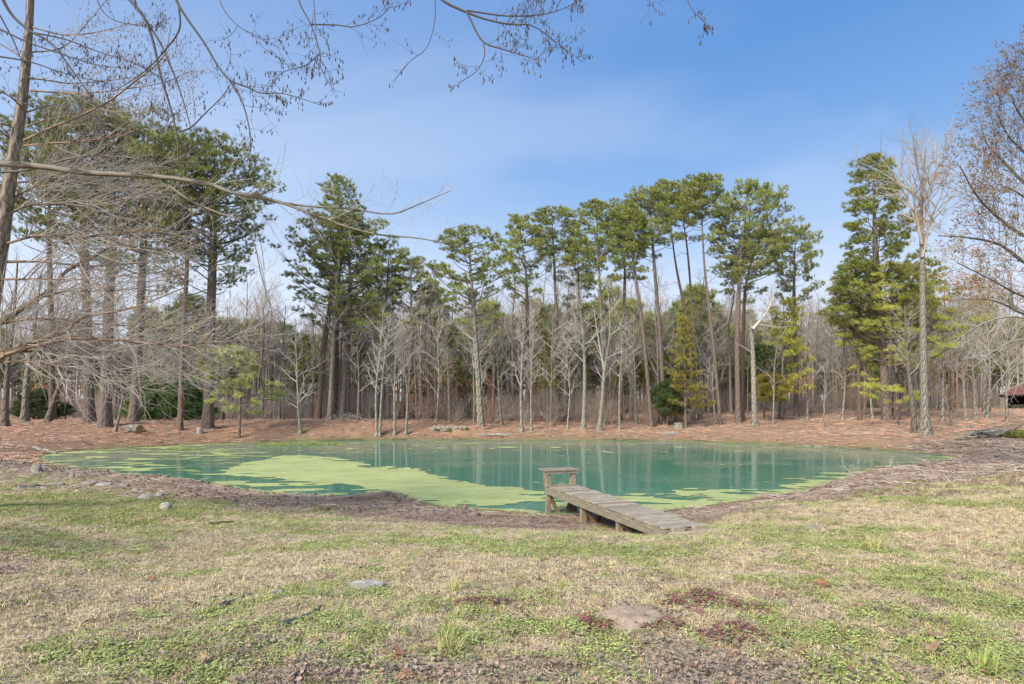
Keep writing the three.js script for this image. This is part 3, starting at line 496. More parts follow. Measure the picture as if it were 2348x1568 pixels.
pine([[1524, 962], [1512, 760], [1496, 560], [1488, 440]], 61, 12, [620, 425], 50, 128, { limbs: 36, low: 0.4 }, 'straight brown pine just left of the olive cedar, leaning slightly left');
pine([[1590, 955], [1578, 760], [1548, 600], [1528, 430]], 64, 9, [560, 412], 50, 129, { limbs: 28, low: 0.3, bark: M.pineDark }, 'long thin pine curving left behind the cedar, crown high');
pine([[1604, 958], [1590, 760], [1574, 560], [1556, 450]], 65, 8, [560, 440], 42, 130, { limbs: 22, low: 0.4 }, 'thin pine stem right beside the long curving pine');
pine([[1652, 976], [1636, 800], [1614, 600], [1606, 415]], 59, 10, [555, 402], 46, 131, { limbs: 36, low: 0.35 }, 'tall slender pine with compact round crown, rising just left of the biggest umbrella pine');
pine([[1692, 962], [1690, 760], [1698, 600], [1716, 430]], 60, 15, [640, 416], 98, 132, { limbs: 56, low: 0.55, sub: 3.5 }, 'largest umbrella shaped pine, thick trunk just left of the broken pale snag');
pine([[1702, 960], [1704, 760], [1712, 640], [1745, 540]], 61.5, 11, [700, 520], 58, 133, { limbs: 30, bark: M.pineDark, low: 0.6 }, 'thinner pine trunk close behind the largest umbrella pine');
pine([[1826, 945], [1822, 760], [1820, 640], [1824, 530]], 66, 12, [700, 516], 52, 134, { limbs: 36, low: 0.6 }, 'pine with round crown standing alone right of the broken snag');
pine([[1786, 950], [1794, 840], [1800, 770], [1806, 690]], 62, 7, [920, 680], 62, 135, { shape: 'column', limbs: 26, tint: PY, low: 0.8, el0: -0.15, el1: 0.4, curl: 0.02 }, 'young pine with bright yellow-green drooping boughs under the round crown pine', 'young_pine');
pine([[2034, 962], [2020, 760], [2006, 560], [2003, 365]], 56, 21, [760, 350], 112, 141, { shape: 'column', limbs: 74, bias: 0.95, low: 0.9, sub: 3.5, tint: [0.235, 0.265, 0.055] }, 'tallest pine at the right, thick pale trunk and dense dark crown');
pine([[2056, 955], [2052, 800], [2046, 700], [2040, 610]], 55, 14, [850, 600], 120, 142, { shape: 'oval', limbs: 44, bark: M.pineDark, tint: PY, low: 0.9, el0: -0.1, el1: 0.3, curl: 0.0 }, 'dark trunked pine with layered yellow-green boughs beside the tallest right pine');
pine([[1970, 965], [1966, 820], [1958, 720], [1950, 610]], 57, 10, [760, 600], 60, 143, { shape: 'oval', limbs: 34, bark: M.pineDark, tint: PD, low: 0.9 }, 'dark pine left of the tallest right pine, lower crown');
pine([[2062, 962], [2050, 930], [2030, 900], [2000, 885]], 50, 3, [925, 872], 46, 144, { shape: 'oval', limbs: 8, pad: 0.5, flat: 0.3, tint: [0.42, 0.44, 0.08], size: 0.8, low: 1, el0: -0.05, el1: 0.15, curl: 0, stubs: 0 }, 'glowing yellow-green low pine sapling in front of the thick right trunk', 'pine_sapling');
pine([[2130, 960], [2128, 800], [2126, 700], [2122, 600]], 72, 8, [780, 590], 46, 145, { shape: 'oval', limbs: 24, tint: [0.22, 0.26, 0.07] }, 'faded pine behind the tall forked bare tree at the right');
// cedars and small evergreens
pine([[1572, 956], [1570, 880], [1568, 800], [1566, 735]], 58, 7, [935, 732], 58, 151, { shape: 'cone', irr: 0.4, limbs: 44, bias: 1, tint: CEDAR, geo: SPRAY, low: 1, inner: 0.2, dens: 1.1, stubs: 0, el1: 0.8 }, 'olive green cedar, wide and low, right of the middle', 'cedar_tree');
pine([[1256, 952], [1254, 880], [1252, 820], [1250, 768]], 63, 6, [890, 765], 34, 152, { shape: 'cone', irr: 0.4, limbs: 32, bias: 1, tint: [0.22, 0.195, 0.03], geo: SPRAY, low: 1, inner: 0.2, stubs: 0 }, 'narrow olive cedar, bare at the bottom, near the middle of the wood', 'cedar_tree');
pine([[1768, 952], [1768, 920], [1766, 890], [1764, 862]], 60, 4, [925, 860], 30, 153, { shape: 'oval', limbs: 18, tint: CEDAR, geo: SPRAY, low: 1, inner: 0.2, stubs: 0 }, 'small olive cedar just right of the broken pale snag', 'cedar_tree');
pine([[1752, 950], [1750, 880], [1748, 840], [1745, 800]], 63, 5, [870, 790], 30, 154, { shape: 'oval', limbs: 18, tint: [0.05, 0.085, 0.025], geo: SPRAY, low: 1, inner: 0.25, stubs: 0 }, 'dark broadleaf evergreen behind the broken pale snag', 'evergreen_tree');
pine([[1530, 958], [1530, 930], [1528, 905], [1526, 880]], 60, 4, [955, 876], 32, 155, { shape: 'oval', limbs: 18, tint: [0.055, 0.10, 0.022], geo: SPRAY, low: 1, inner: 0.15, stubs: 0 }, 'dark green bush at the foot of the straight brown pine left of the cedar', 'evergreen_bush');
for (const [x, y, hw, h, tint, label, s] of [[345, 962, 44, 96, [0.13, 0.22, 0.045], 'bright green holly bush behind the leaning berm pine, left half of the thicket', 161], [425, 962, 48, 92, [0.10, 0.18, 0.04], 'darker green holly bush left of the light green young pine', 162], [90, 958, 40, 60, [0.09, 0.125, 0.04], 'dull green bush at the far left behind the berm', 163]])
  pine([[x, y], [x, y - h * 0.4], [x + 2, y - h * 0.7], [x, y - h]], 61, 5, [y - 4, y - h], hw, s, { shape: 'column', limbs: 58, bias: 1, tint, geo: SPRAY, low: 1, inner: 0.12, dens: 1.2, stubs: 0, curl: -0.03 }, label, 'holly_bush');

// ---------------------------------------------------------------- bare trees that stand out
const hw = [M.hard, M.twigGrey], hp = [M.hardPale, M.twigPale], hd = [M.hardDark, M.twigGrey];
bareTree('bare_tree', [[10, 978], [16, 860], [30, 740], [40, 600]], 47, 16, hd, 201, { n: [18, 9, 4] }, 'grey bare tree at the very left edge of the berm');
bareTree('bare_tree', [[55, 966], [62, 860], [80, 740], [95, 620]], 50, 17, hw, 202, { n: [18, 9, 4], forks: [[[66, 830], [40, 740], [20, 640]]] }, 'lichen grey forked bare tree, second from the left edge');
bareTree('bare_tree', [[108, 966], [130, 900], [165, 830], [190, 740]], 52, 15, hd, 203, { n: [12, 8, 4] }, 'dark bare tree leaning strongly right at the left');
bareTree('crooked_sapling', [[263, 984], [276, 940], [282, 900], [276, 868], [288, 800]], 47, 7, hw, 204, { n: [9, 6, 4], from: [0.5, 0.2, 0.2] }, 'crooked thin sapling between two thick berm pines', 'sapling');
bareTree('bare_tree', [[690, 991], [684, 940], [681, 860], [677, 745]], 53, 8, hp, 205, { n: [16, 7, 4], from: [0.25, 0.2, 0.2], ratio: [0.34, 0.5, 0.5] }, 'white barked bare tree with dark foot standing alone on the berm slope');
bareTree('bare_tree', [[755, 964], [760, 860], [767, 720], [778, 590]], 58, 13, hp, 206, { n: [20, 9, 4], from: [0.5, 0.2, 0.2] }, 'pale lichen trunk of a bare tree, second in the close group of four');
bareTree('bare_tree', [[864, 992], [862, 900], [872, 800], [880, 700]], 54, 8, hp, 207, { n: [16, 9, 4] }, 'left stem of the twin pale bare trees by the far shore');
bareTree('bare_tree', [[870, 992], [875, 900], [884, 800], [895, 730]], 54, 7, hp, 208, { n: [16, 9, 4] }, 'right stem of the twin pale bare trees by the far shore');
bareTree('bare_tree', [[905, 990], [904, 900], [908, 800], [915, 740]], 54.5, 7, hp, 209, { n: [16, 9, 4] }, 'straight pale bare tree just right of the twin stems');
bareTree('bare_tree', [[930, 990], [934, 900], [925, 830], [920, 770]], 54.5, 7, hw, 210, { n: [16, 9, 4] }, 'grey thin bare tree with spreading roots, fourth on the clay shore');
bareTree('bare_tree', [[1098, 974], [1092, 860], [1086, 760], [1110, 650]], 58.5, 8, hp, 211, { n: [18, 9, 4], from: [0.45, 0.2, 0.2] }, 'pale bare tree overlapping the broad spreading pine');
bareTree('bare_tree', [[1030, 962], [1028, 880], [1024, 800], [1016, 720]], 62, 9, hw, 212, { n: [18, 9, 4] }, 'mid grey bare tree left of the clay heap');
bareTree('bare_tree', [[1196, 984], [1194, 900], [1198, 800], [1203, 730]], 56, 8, hp, 213, { n: [16, 9, 4] }, 'thin pale bare tree directly above the dock bench, left one of a pair');
bareTree('bare_tree', [[1218, 982], [1217, 900], [1220, 830], [1224, 740]], 56.5, 6, hp, 214, { n: [15, 8, 4] }, 'thinner pale bare tree, right one of the pair above the dock bench');
bareTree('bare_tree', [[1337, 985], [1340, 860], [1336, 760], [1318, 640]], 57, 12, hp, 215, { n: [18, 9, 4], from: [0.4, 0.2, 0.2] }, 'whitish bare tree with stout straight trunk in the middle of the far shore');
bareTree('bare_tree', [[1373, 988], [1380, 920], [1384, 860], [1398, 760], [1392, 640]], 57, 12, hp, 216, { n: [18, 9, 4], from: [0.42, 0.2, 0.2], forks: [[[1385, 850], [1372, 780], [1360, 700]]] }, 'crooked grey bare tree, S-bent and forked, right of the stout whitish one');
bareTree('bare_tree', [[1420, 970], [1420, 880], [1425, 800], [1420, 720]], 58, 6, hp, 217, { n: [15, 8, 4] }, 'thin light bare tree right of the crooked forked one');
bareTree('bare_tree', [[1458, 962], [1456, 880], [1452, 790], [1455, 700]], 62, 8, hw, 218, { n: [15, 8, 4] }, 'grey bare tree left of the pale leaning pine');
bareTree('snag', [[1730, 981], [1728, 900], [1726, 820], [1722, 736]], 56, 15, hp, 220, { trunkTip: 0.66, n: [3, 5, 4], from: [0.6, 0.2, 0.2], forkW: 10, forks: [[[1725, 755], [1740, 738], [1758, 715], [1778, 660]]] }, 'pale snag with broken top and one limb reaching up right', 'dead tree');
bareTree('bare_tree', [[1772, 972], [1774, 900], [1776, 830], [1790, 740]], 58, 6, hw, 221, { n: [15, 8, 4] }, 'thin grey bare tree right of the snag');
bareTree('sapling', [[1890, 986], [1889, 930], [1892, 890], [1888, 840]], 54, 5, hp, 222, { n: [14, 6, 4], from: [0.3, 0.2, 0.2] }, 'thin pale sapling alone on bare ground before the brush pile', 'sapling');
bareTree('bare_tree', [[2120, 997], [2116, 800], [2114, 600], [2112, 470], [2122, 340]], 45, 22, hw, 223, { n: [16, 11, 6], from: [0.55, 0.15, 0.15], ratio: [0.36, 0.52, 0.5], up: [0.01, 0.05, 0.05, 0.05], ang: [0.75, 0.75, 0.8], trunkTip: 0.14, forks: [[[2114, 590], [2135, 500], [2160, 440], [2180, 370]], [[2113, 560], [2098, 480], [2090, 420], [2085, 360]]] }, 'tall grey forked bare tree with swollen foot at the right end of the pond');
bareTree('bare_tree', [[2098, 992], [2088, 900], [2078, 800], [2074, 700]], 45.5, 14, hd, 224, { n: [16, 9, 4], from: [0.45, 0.2, 0.2] }, 'darker trunk leaning left against the foot of the tall forked bare tree');
bareTree('sapling', [[2182, 972], [2172, 930], [2160, 890], [2150, 850]], 50, 5, hw, 225, { n: [10, 6, 4] }, 'slim leaning sapling right of the tall forked bare tree', 'sapling');
bareTree('bare_tree', [[2214, 968], [2208, 880], [2202, 760], [2196, 660]], 54, 9, hp, 226, { n: [18, 9, 4] }, 'light tan bare tree, left one of the two between forked tree and shed');
bareTree('bare_tree', [[2236, 962], [2232, 880], [2226, 780], [2236, 680]], 56, 9, hp, 227, { n: [18, 9, 4] }, 'light tan bare tree, right one of the two between forked tree and shed');

[[640, 962, 655, 700, 60, 7, 0, 'thin grey bare tree between the light green young pine and the white barked tree'], [820, 966, 826, 700, 59, 6, 1, 'thin pale bare tree just right of the close group of four pines'], [1000, 964, 1006, 715, 61, 7, 1, 'pale bare tree rising from the russet leaves left of the clay heap'], [1150, 962, 1140, 700, 61, 7, 0, 'grey bare tree right of the broad spreading pine'], [1262, 962, 1268, 720, 60, 6, 1, 'thin pale bare tree beside the narrow olive cedar'], [1300, 968, 1306, 740, 58, 5, 1, 'slim pale bare tree left of the stout whitish one'], [1640, 966, 1634, 740, 60, 6, 0, 'thin grey bare tree right of the wide olive cedar'], [1850, 958, 1856, 720, 62, 7, 0, 'grey bare tree between round crowned pine and brush pile'], [1930, 962, 1938, 710, 60, 7, 0, 'grey twiggy bare tree right of the lone pale sapling'], [2000, 960, 1992, 700, 58, 6, 1, 'thin pale bare tree left of the tallest right pine'], [2160, 966, 2166, 640, 54, 8, 0, 'grey wide-branched bare tree right behind the tall forked tree'], [2262, 958, 2270, 640, 58, 8, 1, 'pale twiggy bare tree left in front of the shed'], [2308, 962, 2316, 660, 52, 7, 0, 'grey bare tree standing before the shed roof']].forEach(([x0, y0, x1, y1, d, w, pale, label], i) => bareTree('bare_tree', [[x0, y0], [lerp(x0, x1, 0.4) + (i % 3 - 1) * 4, lerp(y0, y1, 0.35)], [lerp(x0, x1, 0.6) - (i % 2) * 5, lerp(y0, y1, 0.7)], [x1, y1]], d, w, pale ? hp : hw, 240 + i, { n: [18, 9, 4], from: [0.22, 0.15, 0.15], ratio: [0.3, 0.5, 0.5] }, label));

// ---------------------------------------------------------------- the wood behind: single trees, then the far mass
function bareProto(seed, H, r, mats, o = {}) {
  const rnd = rng(seed), P = [V(0, -0.3, 0)]; for (let i = 1; i <= 5; i++) P.push(V((rnd() - 0.5) * 0.28 * i * 0.6, H * i / 5, (rnd() - 0.5) * 0.28 * i * 0.6));
  const pts = spline(P, 10), rad = pts.map((p, i) => r * (lerp(1, 0.15, i / 10) + 0.35 * Math.exp(-Math.max(0, p.y) * 2))), tr = new MB(); tr.tube(pts, rad, 6);
  const mb = new MB(); sideBranches(mb, pts, tangents(pts), rad, H, 0, rnd, { ...BARE_O, min: 0.012, seg: [8, 5, 3, 2], n: [15, 7, 3], ratio: [0.27, 0.5, 0.5], ...o });
  return { trunk: tr.geo(), branches: mb.geo(), mats };
}
const PROTO = [bareProto(1, 13, 0.13, hw), bareProto(2, 15, 0.16, hd), bareProto(3, 11, 0.10, hp), bareProto(4, 14, 0.14, [M.pineDark, M.twigGrey], { from: [0.5, 0.2, 0.2] }), bareProto(5, 9, 0.08, hw, { from: [0.2, 0.2, 0.2] }), bareProto(6, 16, 0.19, hw), bareProto(7, 12, 0.11, hd, { from: [0.45, 0.2, 0.2] }), bareProto(8, 14, 0.15, [M.pineRed, M.twigGrey], { from: [0.55, 0.2, 0.2] })];
{
  const protoThings = [], rnd = rng(4242), found = [];
  const L = ['grey bare trunk', 'dark bare trunk', 'pale thin trunk', 'dark straight trunk', 'small low-branched grey tree', 'stout grey trunk', 'thin dark trunk', 'reddish straight trunk'];
  const MARKS = [[-200, 'the left picture edge'], [120, 'the dark left pine'], [240, 'the flaring-footed pine'], [412, 'the slender reddish pine'], [545, 'the light green young pine'], [690, 'the white barked tree'], [785, 'the dense pointed pine'], [930, 'the pale stems on the clay shore'], [1105, 'the broad spreading pine'], [1210, 'the pale pair above the bench'], [1337, 'the stout whitish tree'], [1400, 'the crooked forked tree'], [1500, 'the pale leaning pine'], [1572, 'the wide olive cedar'], [1692, 'the largest umbrella pine'], [1735, 'the broken snag'], [1826, 'the round crowned pine'], [1890, 'the lone pale sapling'], [1970, 'the dark lower pine'], [2034, 'the thick right pine'], [2120, 'the tall forked tree'], [2236, 'the two tan trees']];
  const ORD = ['first', 'second', 'third', 'fourth', 'fifth', 'sixth', 'seventh', 'eighth', 'ninth', 'tenth', 'eleventh', 'twelfth', 'thirteenth', 'fourteenth', 'fifteenth', 'sixteenth', 'seventeenth', 'eighteenth', 'nineteenth', 'twentieth'];
  let made = 0;
  for (let tries = 0; made < 215 && tries < 6000; tries++) {
    const px = lerp(-40, 2390, rnd()), d = lerp(61, 92, Math.pow(rnd(), 0.9)), x = (px - CX) / F * d;
    if (px < 420 && rnd() < 0.45) continue;
    if (px > 1650 && d < 66) continue;
    if (px > 2270 && d < 84) continue;
    if (Math.abs(px - 1880) < 60 && d < 74) continue;
    const k = Math.floor(rnd() * 8), s = 0.75 + 0.5 * rnd(), p = V(x, height(x, -d), -d);
    let t;
    if (!protoThings[k]) { t = thing('wood_tree', p, '', 'tree'); mesh('trunk', PROTO[k].trunk, PROTO[k].mats[0], t); mesh('branches', PROTO[k].branches, PROTO[k].mats[1], t).userData.kind = 'stuff'; protoThings[k] = t; }
    else { t = protoThings[k].clone(); t.name = numbered('wood_tree'); t.userData = { category: 'tree' }; scene.add(t); }
    t.userData.group = 'thin trees of the wood behind the pond';
    t.position.copy(p); t.rotation.set((rnd() - 0.5) * 0.07, rnd() * 6.28, (rnd() - 0.5) * 0.07); t.scale.set(s, s * (0.85 + 0.3 * rnd()), s);
    found.push([px, k, t]); made++;
  }
  found.sort((a, b) => a[0] - b[0]); const count = new Map();
  for (const [px, k, t] of found) { let i = 0; while (i < MARKS.length - 1 && px > MARKS[i + 1][0]) i++; const key = i * 8 + k, n = count.get(key) || 0; count.set(key, n + 1); t.userData.label = `${ORD[n]} ${L[k]} in wood rightward from ${MARKS[i][1]}`; }
  // the far mass
  const colour = (g, c) => { const a = new Float32Array(g.attributes.position.count * 3); for (let i = 0; i < a.length; i += 3) { a[i] = c[0]; a[i + 1] = c[1]; a[i + 2] = c[2]; } const q = g.clone(); q.setAttribute('color', new THREE.BufferAttribute(a, 3)); return q; };
  const far = [0, 1, 3, 5, 6, 7].map(k => mergeGeometries([colour(PROTO[k].trunk, [[0.44, 0.38, 0.33], [0.36, 0.30, 0.25], 0, [0.34, 0.275, 0.23], 0, [0.42, 0.37, 0.315], [0.32, 0.265, 0.22], [0.43, 0.31, 0.235]][k]), colour(PROTO[k].branches, [0.44, 0.37, 0.31])]));
  const lists = far.map(() => []);
  for (let i = 0; i < 1200; i++) {
    const px = lerp(-250, 2600, rnd()), d = lerp(84, 150, Math.pow(rnd(), 1.2)), x = (px - CX) / F * d; if (px < 380 && rnd() < 0.6) continue;
    if (px > 2240 && d < 92) continue;
    lists[Math.floor(rnd() * far.length)].push({ p: V(x, height(x, -d) - 0.2, -d), q: spin(rnd() * 6.28), s: V(1, 0.85 + 0.4 * rnd(), 1).multiplyScalar(0.8 + 0.5 * rnd()) });
  }
  far.forEach((g, k) => tag(instanced('far_wood', g, M.veg, lists[k]), 'dense far wood of thin bare trunks and grey twigs behind the nearer trees', 'wood', null, 'stuff'));
  // far pines: a few stems, merged with their needles
  const pineFar = [[11, 0.16, 'oval', 1.9], [14, 0.2, 'umb', 2.3], [8, 0.12, 'cone', 1.7]].map(([H, r, shape, half], k) => {
    const R = rng(900 + k), pts = spline([V(0, -0.3, 0), V(0.1, H * 0.4, 0), V(-0.1, H * 0.7, 0.1), V(0, H, 0)], 8), tr = new MB(), mb = new MB(), tf = []; tr.tube(pts, taper(9, r, 0.03), 6);
    conifer(pts, r, [H * (shape === 'umb' ? 0.5 : 0.3), H], R, mb, tf, { limbs: 30, shape, half, tint: PG, sub: 2.4, dens: 0.7, size: 1.5, low: 0.9 });
    const parts = [colour(tr.geo(), [0.22, 0.175, 0.15]), colour(mb.geo(), [0.16, 0.13, 0.11])], m = new THREE.Matrix4();
    for (const e of tf) { m.compose(e.p, e.q, V(e.s, e.s, e.s)); parts.push(colour(TUFT[0].clone().applyMatrix4(m), [e.c.r, e.c.g, e.c.b])); }
    return mergeGeometries(parts);
  });
  const pl = pineFar.map(() => []);
  for (let i = 0; i < 620; i++) {
    const px = lerp(-200, 2500, rnd()), d = lerp(80, 150, rnd()), x = (px - CX) / F * d; if (px < 330 && rnd() < 0.5) continue; if (px > 2240 && d < 95) continue; if (px > 1750 && rnd() < 0.3) continue;
    pl[Math.floor(rnd() * 3)].push({ p: V(x, height(x, -d) - 0.2, -d), q: spin(rnd() * 6.28), s: V(1, 0.9 + 0.3 * rnd(), 1).multiplyScalar(0.85 + 0.45 * rnd()) });
  }
  pineFar.forEach((g, k) => tag(instanced('far_pine_wood', g, M.veg, pl[k]), 'far green pines showing between the bare trunks', 'wood', null, 'stuff'));
  // undergrowth: twiggy bare bushes, some with russet leaves
  const bush = seed => { const R = rng(seed), m = new MB(); for (let i = 0; i < 10; i++) branch(m, V((R() - 0.5) * 0.4, 0, (R() - 0.5) * 0.4), dirAE(R() * 6.28, 0.8 + R() * 0.7), 1.4 + R() * 1.4, 0.014, 1, R, { ...BARE_O, seg: [1, 4, 3, 2], n: [0, 6, 3], min: 0.006, sides: [3, 3, 3, 3] }); return m.geo(); };
  const bl = [[], []];
  for (let i = 0; i < 1000; i++) { const px = lerp(-150, 2500, rnd()), d = lerp(60, 100, rnd()), x = (px - CX) / F * d; if (px > 1600 && d < 74) continue; if (px < 380 && rnd() < 0.4) continue; if (px > 2240 && d < 90) continue; bl[i % 2].push({ p: V(x, height(x, -d) - 0.1, -d), q: spin(rnd() * 6.28), s: 0.7 + rnd() * 1.1 }); }
  [M.twigGrey, M.twigRed].forEach((m, k) => tag(instanced('undergrowth', bush(77 + k), m, bl[k]), ['grey leafless undergrowth of thin twigs in the wood', 'brown leafless undergrowth of thin twigs in the wood'][k], 'undergrowth', null, 'stuff'));
  const leafG = new MB(); for (let i = 0; i < 6; i++) { const R = rng(i + 5), p = V((R() - 0.5) * 0.3, (R() - 0.5) * 0.3, (R() - 0.5) * 0.3), a = V(R() - 0.5, R() - 0.7, R() - 0.5).normalize().multiplyScalar(0.13), b = V(R() - 0.5, R() - 0.5, R() - 0.5).cross(a).normalize().multiplyScalar(0.045), q = p.clone().add(a); leafG.tri(p.clone().add(b), p.clone().sub(b), q); }
  const russet = []; const cc = new THREE.Color();
  for (const [px, py, rx, ry, d, n] of [[1000, 880, 60, 60, 66, 420], [930, 900, 40, 50, 64, 260], [1110, 890, 40, 40, 70, 160], [1830, 880, 40, 25, 62, 110], [130, 900, 60, 30, 66, 130], [1960, 880, 60, 40, 74, 130], [2190, 870, 50, 60, 66, 170], [1240, 900, 60, 40, 74, 150]])
    for (let i = 0; i < n; i++) { const a = rnd() * 6.28, r = Math.sqrt(rnd()); russet.push({ p: at(px + Math.cos(a) * r * rx, py + Math.sin(a) * r * ry, d + (rnd() - 0.5) * 5), q: toDir(V(rnd() - 0.5, rnd() - 0.5, rnd() - 0.5).normalize()), s: 0.8 + rnd() * 0.8, c: cc.setRGB(0.34 + rnd() * 0.12, 0.17 + rnd() * 0.07, 0.10).clone() }); }
  tag(instanced('dead_leaves', leafG.geo(), M.leaf, russet), 'russet dead leaves still hanging on small beeches in the wood', 'leaves', null, 'stuff');
}

// ---------------------------------------------------------------- the reddish cypress at the left edge, its fan of fine twigs over the pond
function guided(mb, foot, path, d0, d1, w0, w1, rnd, o) {            // one limb along pixels; d runs from d0 to d1; twigs along it
  const n = Math.max(6, path.length * 3), pts = spline(path.map(([x, y], i) => at(x, y, lerp(d0, d1, i / (path.length - 1))).sub(foot)), n), k = (d0 + d1) / 2 / F, rad = taper(n + 1, w0 / 2 * k, w1 / 2 * k, o.taper || 0.8);
  mb.tube(pts, rad, 6);
  if (o.twigs) sideBranches(o.twigs, pts, tangents(pts), rad, o.len || pts[n].distanceTo(pts[0]), o.lv ?? 1, rnd, o);
  return pts;
}
{
  const rnd = rng(77), d = 14, foot = ground(-95, d), t = thing('cypress_tree', foot, 'bare reddish cypress at the left edge with long fine-twigged boughs over the bank', 'tree');
  const pts = spline([foot.clone().add(V(0, -0.2, 0)), at(-45, 860, d), at(2, 560, d), at(24, 400, d), at(48, 250, d), at(64, 90, d), at(74, -120, d), at(78, -330, d)].map(p => p.sub(foot)), 24), k = d / F;
  const tr = new MB(); tr.tube(pts, pts.map((p, i) => (lerp(19, 4, i / 24) + 10 * Math.exp(-p.y * 0.9)) * k), 11); mesh('trunk', tr.geo(), M.cypressTrunk, t);
  const O = { ...BARE_O, seg: [8, 6, 4, 3], wig: [0.1, 0.42, 0.5, 0.6], up: [0, 0.03, 0.04, 0.06], n: [1, 15, 5], from: [0.2, 0.14, 0.12], ang: [0.8, 0.62, 0.7], ratio: [0.4, 0.30, 0.55], lift: [0, 0.04, 0.05], min: 0.0032, thick: 0.0062, flat: 0.9 };
  const limbs = [
    [[[56, 322], [110, 296], [235, 241], [312, 184], [375, 128], [392, 60]], 7, 1.2], [[[56, 334], [120, 328], [188, 324], [302, 302], [395, 265], [440, 235]], 6, 1], [[[66, 178], [110, 184], [161, 191], [302, 178], [420, 160]], 5, 1], [[[70, 207], [168, 214], [285, 204], [385, 186], [440, 160]], 5, 1],
    [[[20, 482], [40, 448], [74, 432], [134, 399], [268, 395], [380, 380]], 8, 1.5], [[[18, 492], [60, 472], [150, 466], [268, 459], [402, 435]], 7, 1.3], [[[-20, 762], [0, 741], [63, 699], [123, 657], [151, 622], [224, 584], [263, 559], [330, 520]], 15, 3], [[[-50, 860], [0, 815], [88, 780], [151, 759], [182, 731], [302, 706], [420, 660]], 14, 3],
    [[[-50, 870], [0, 820], [105, 787], [175, 775], [316, 784], [403, 792], [509, 780], [614, 763]], 13, 2], [[[-40, 770], [0, 743], [105, 731], [168, 738], [316, 748], [456, 755]], 9, 1.5], [[[100, 680], [150, 668], [210, 668], [316, 661], [440, 640]], 6, 1], [[[30, 420], [120, 410], [220, 412], [330, 440]], 5, 1], [[[8, 560], [90, 540], [200, 545], [330, 530], [450, 545]], 7, 1.2], [[[2, 600], [100, 600], [200, 610], [330, 600], [430, 570]], 7, 1.2],
    [[[0, 640], [90, 640], [190, 640], [330, 625]], 6, 1.2], [[[64, 120], [140, 110], [210, 40], [260, -20]], 4, 1], [[[66, 60], [150, 80], [240, 70], [300, 52]], 4, 1], [[[60, 140], [30, 118], [-20, 90]], 5, 2], [[[54, 250], [20, 220], [-40, 190]], 5, 2], [[[44, 300], [10, 286], [-40, 280]], 5, 2], [[[30, 380], [-10, 350], [-60, 330]], 5, 2], [[[60, 290], [150, 262], [260, 268], [360, 250]], 4, 1], [[[50, 260], [130, 240], [210, 250], [330, 210]], 4, 1],
    [[[-10, 830], [80, 830], [180, 850], [290, 880], [380, 900]], 5, 1], [[[-10, 800], [120, 810], [260, 830], [400, 850], [480, 870]], 5, 1],
  ];
  const tw = new MB(), ends = [];
  for (const [p, w0, w1] of limbs) { const lm = new MB(), dd = d + (rnd() - 0.5) * 1.5; guided(lm, foot, p, d, dd - 1.2 + rnd() * 2.4, w0, w1, rnd, { ...O, twigs: tw, ends, endLevel: 3, n: [1, Math.round((14 + (p[p.length - 1][0] - p[0][0]) / 8) * (p[p.length - 1][1] < 300 ? 0.42 : 0.85)), 5], len: p[p.length - 1][1] < 300 ? 2.1 : 3.0 + rnd() * 0.8, ratio: [0.4, 0.62, 0.5] }); mesh('bough', lm.geo(), M.cypress, t); }
  mesh('twigs', tw.geo(), M.twigMid, t).userData.kind = 'stuff';
  // withered catkins and buds that hang from the twig ends
  const cat = new MB(); cat.tube([V(0, 0, 0), V(0.004, -0.02, 0), V(0.01, -0.045, 0.004)], [0.003, 0.008, 0.002], 4);
  const list = [], c = new THREE.Color(), fp = foot; for (const [p] of ends) { const w = p.clone().add(fp), px = CX + w.x / -w.z * F, py = CY - (w.y - EYE) / -w.z * F, hi = py < 330 && px > 180, mid = py > 420 && px > 200 && py < 800; if (rnd() < (hi ? 0.5 : mid ? 0.10 : 0.04)) list.push({ p, q: spin(rnd() * 6.28), s: 0.8 + rnd() * (mid ? 1.4 : 0.5), c: hi ? c.setRGB(0.13, 0.075, 0.05).clone() : c.setRGB(0.50, 0.34, 0.13).clone() }); }
  instanced('catkins', cat.geo(), M.leaf, list, t).userData.kind = 'stuff';
}

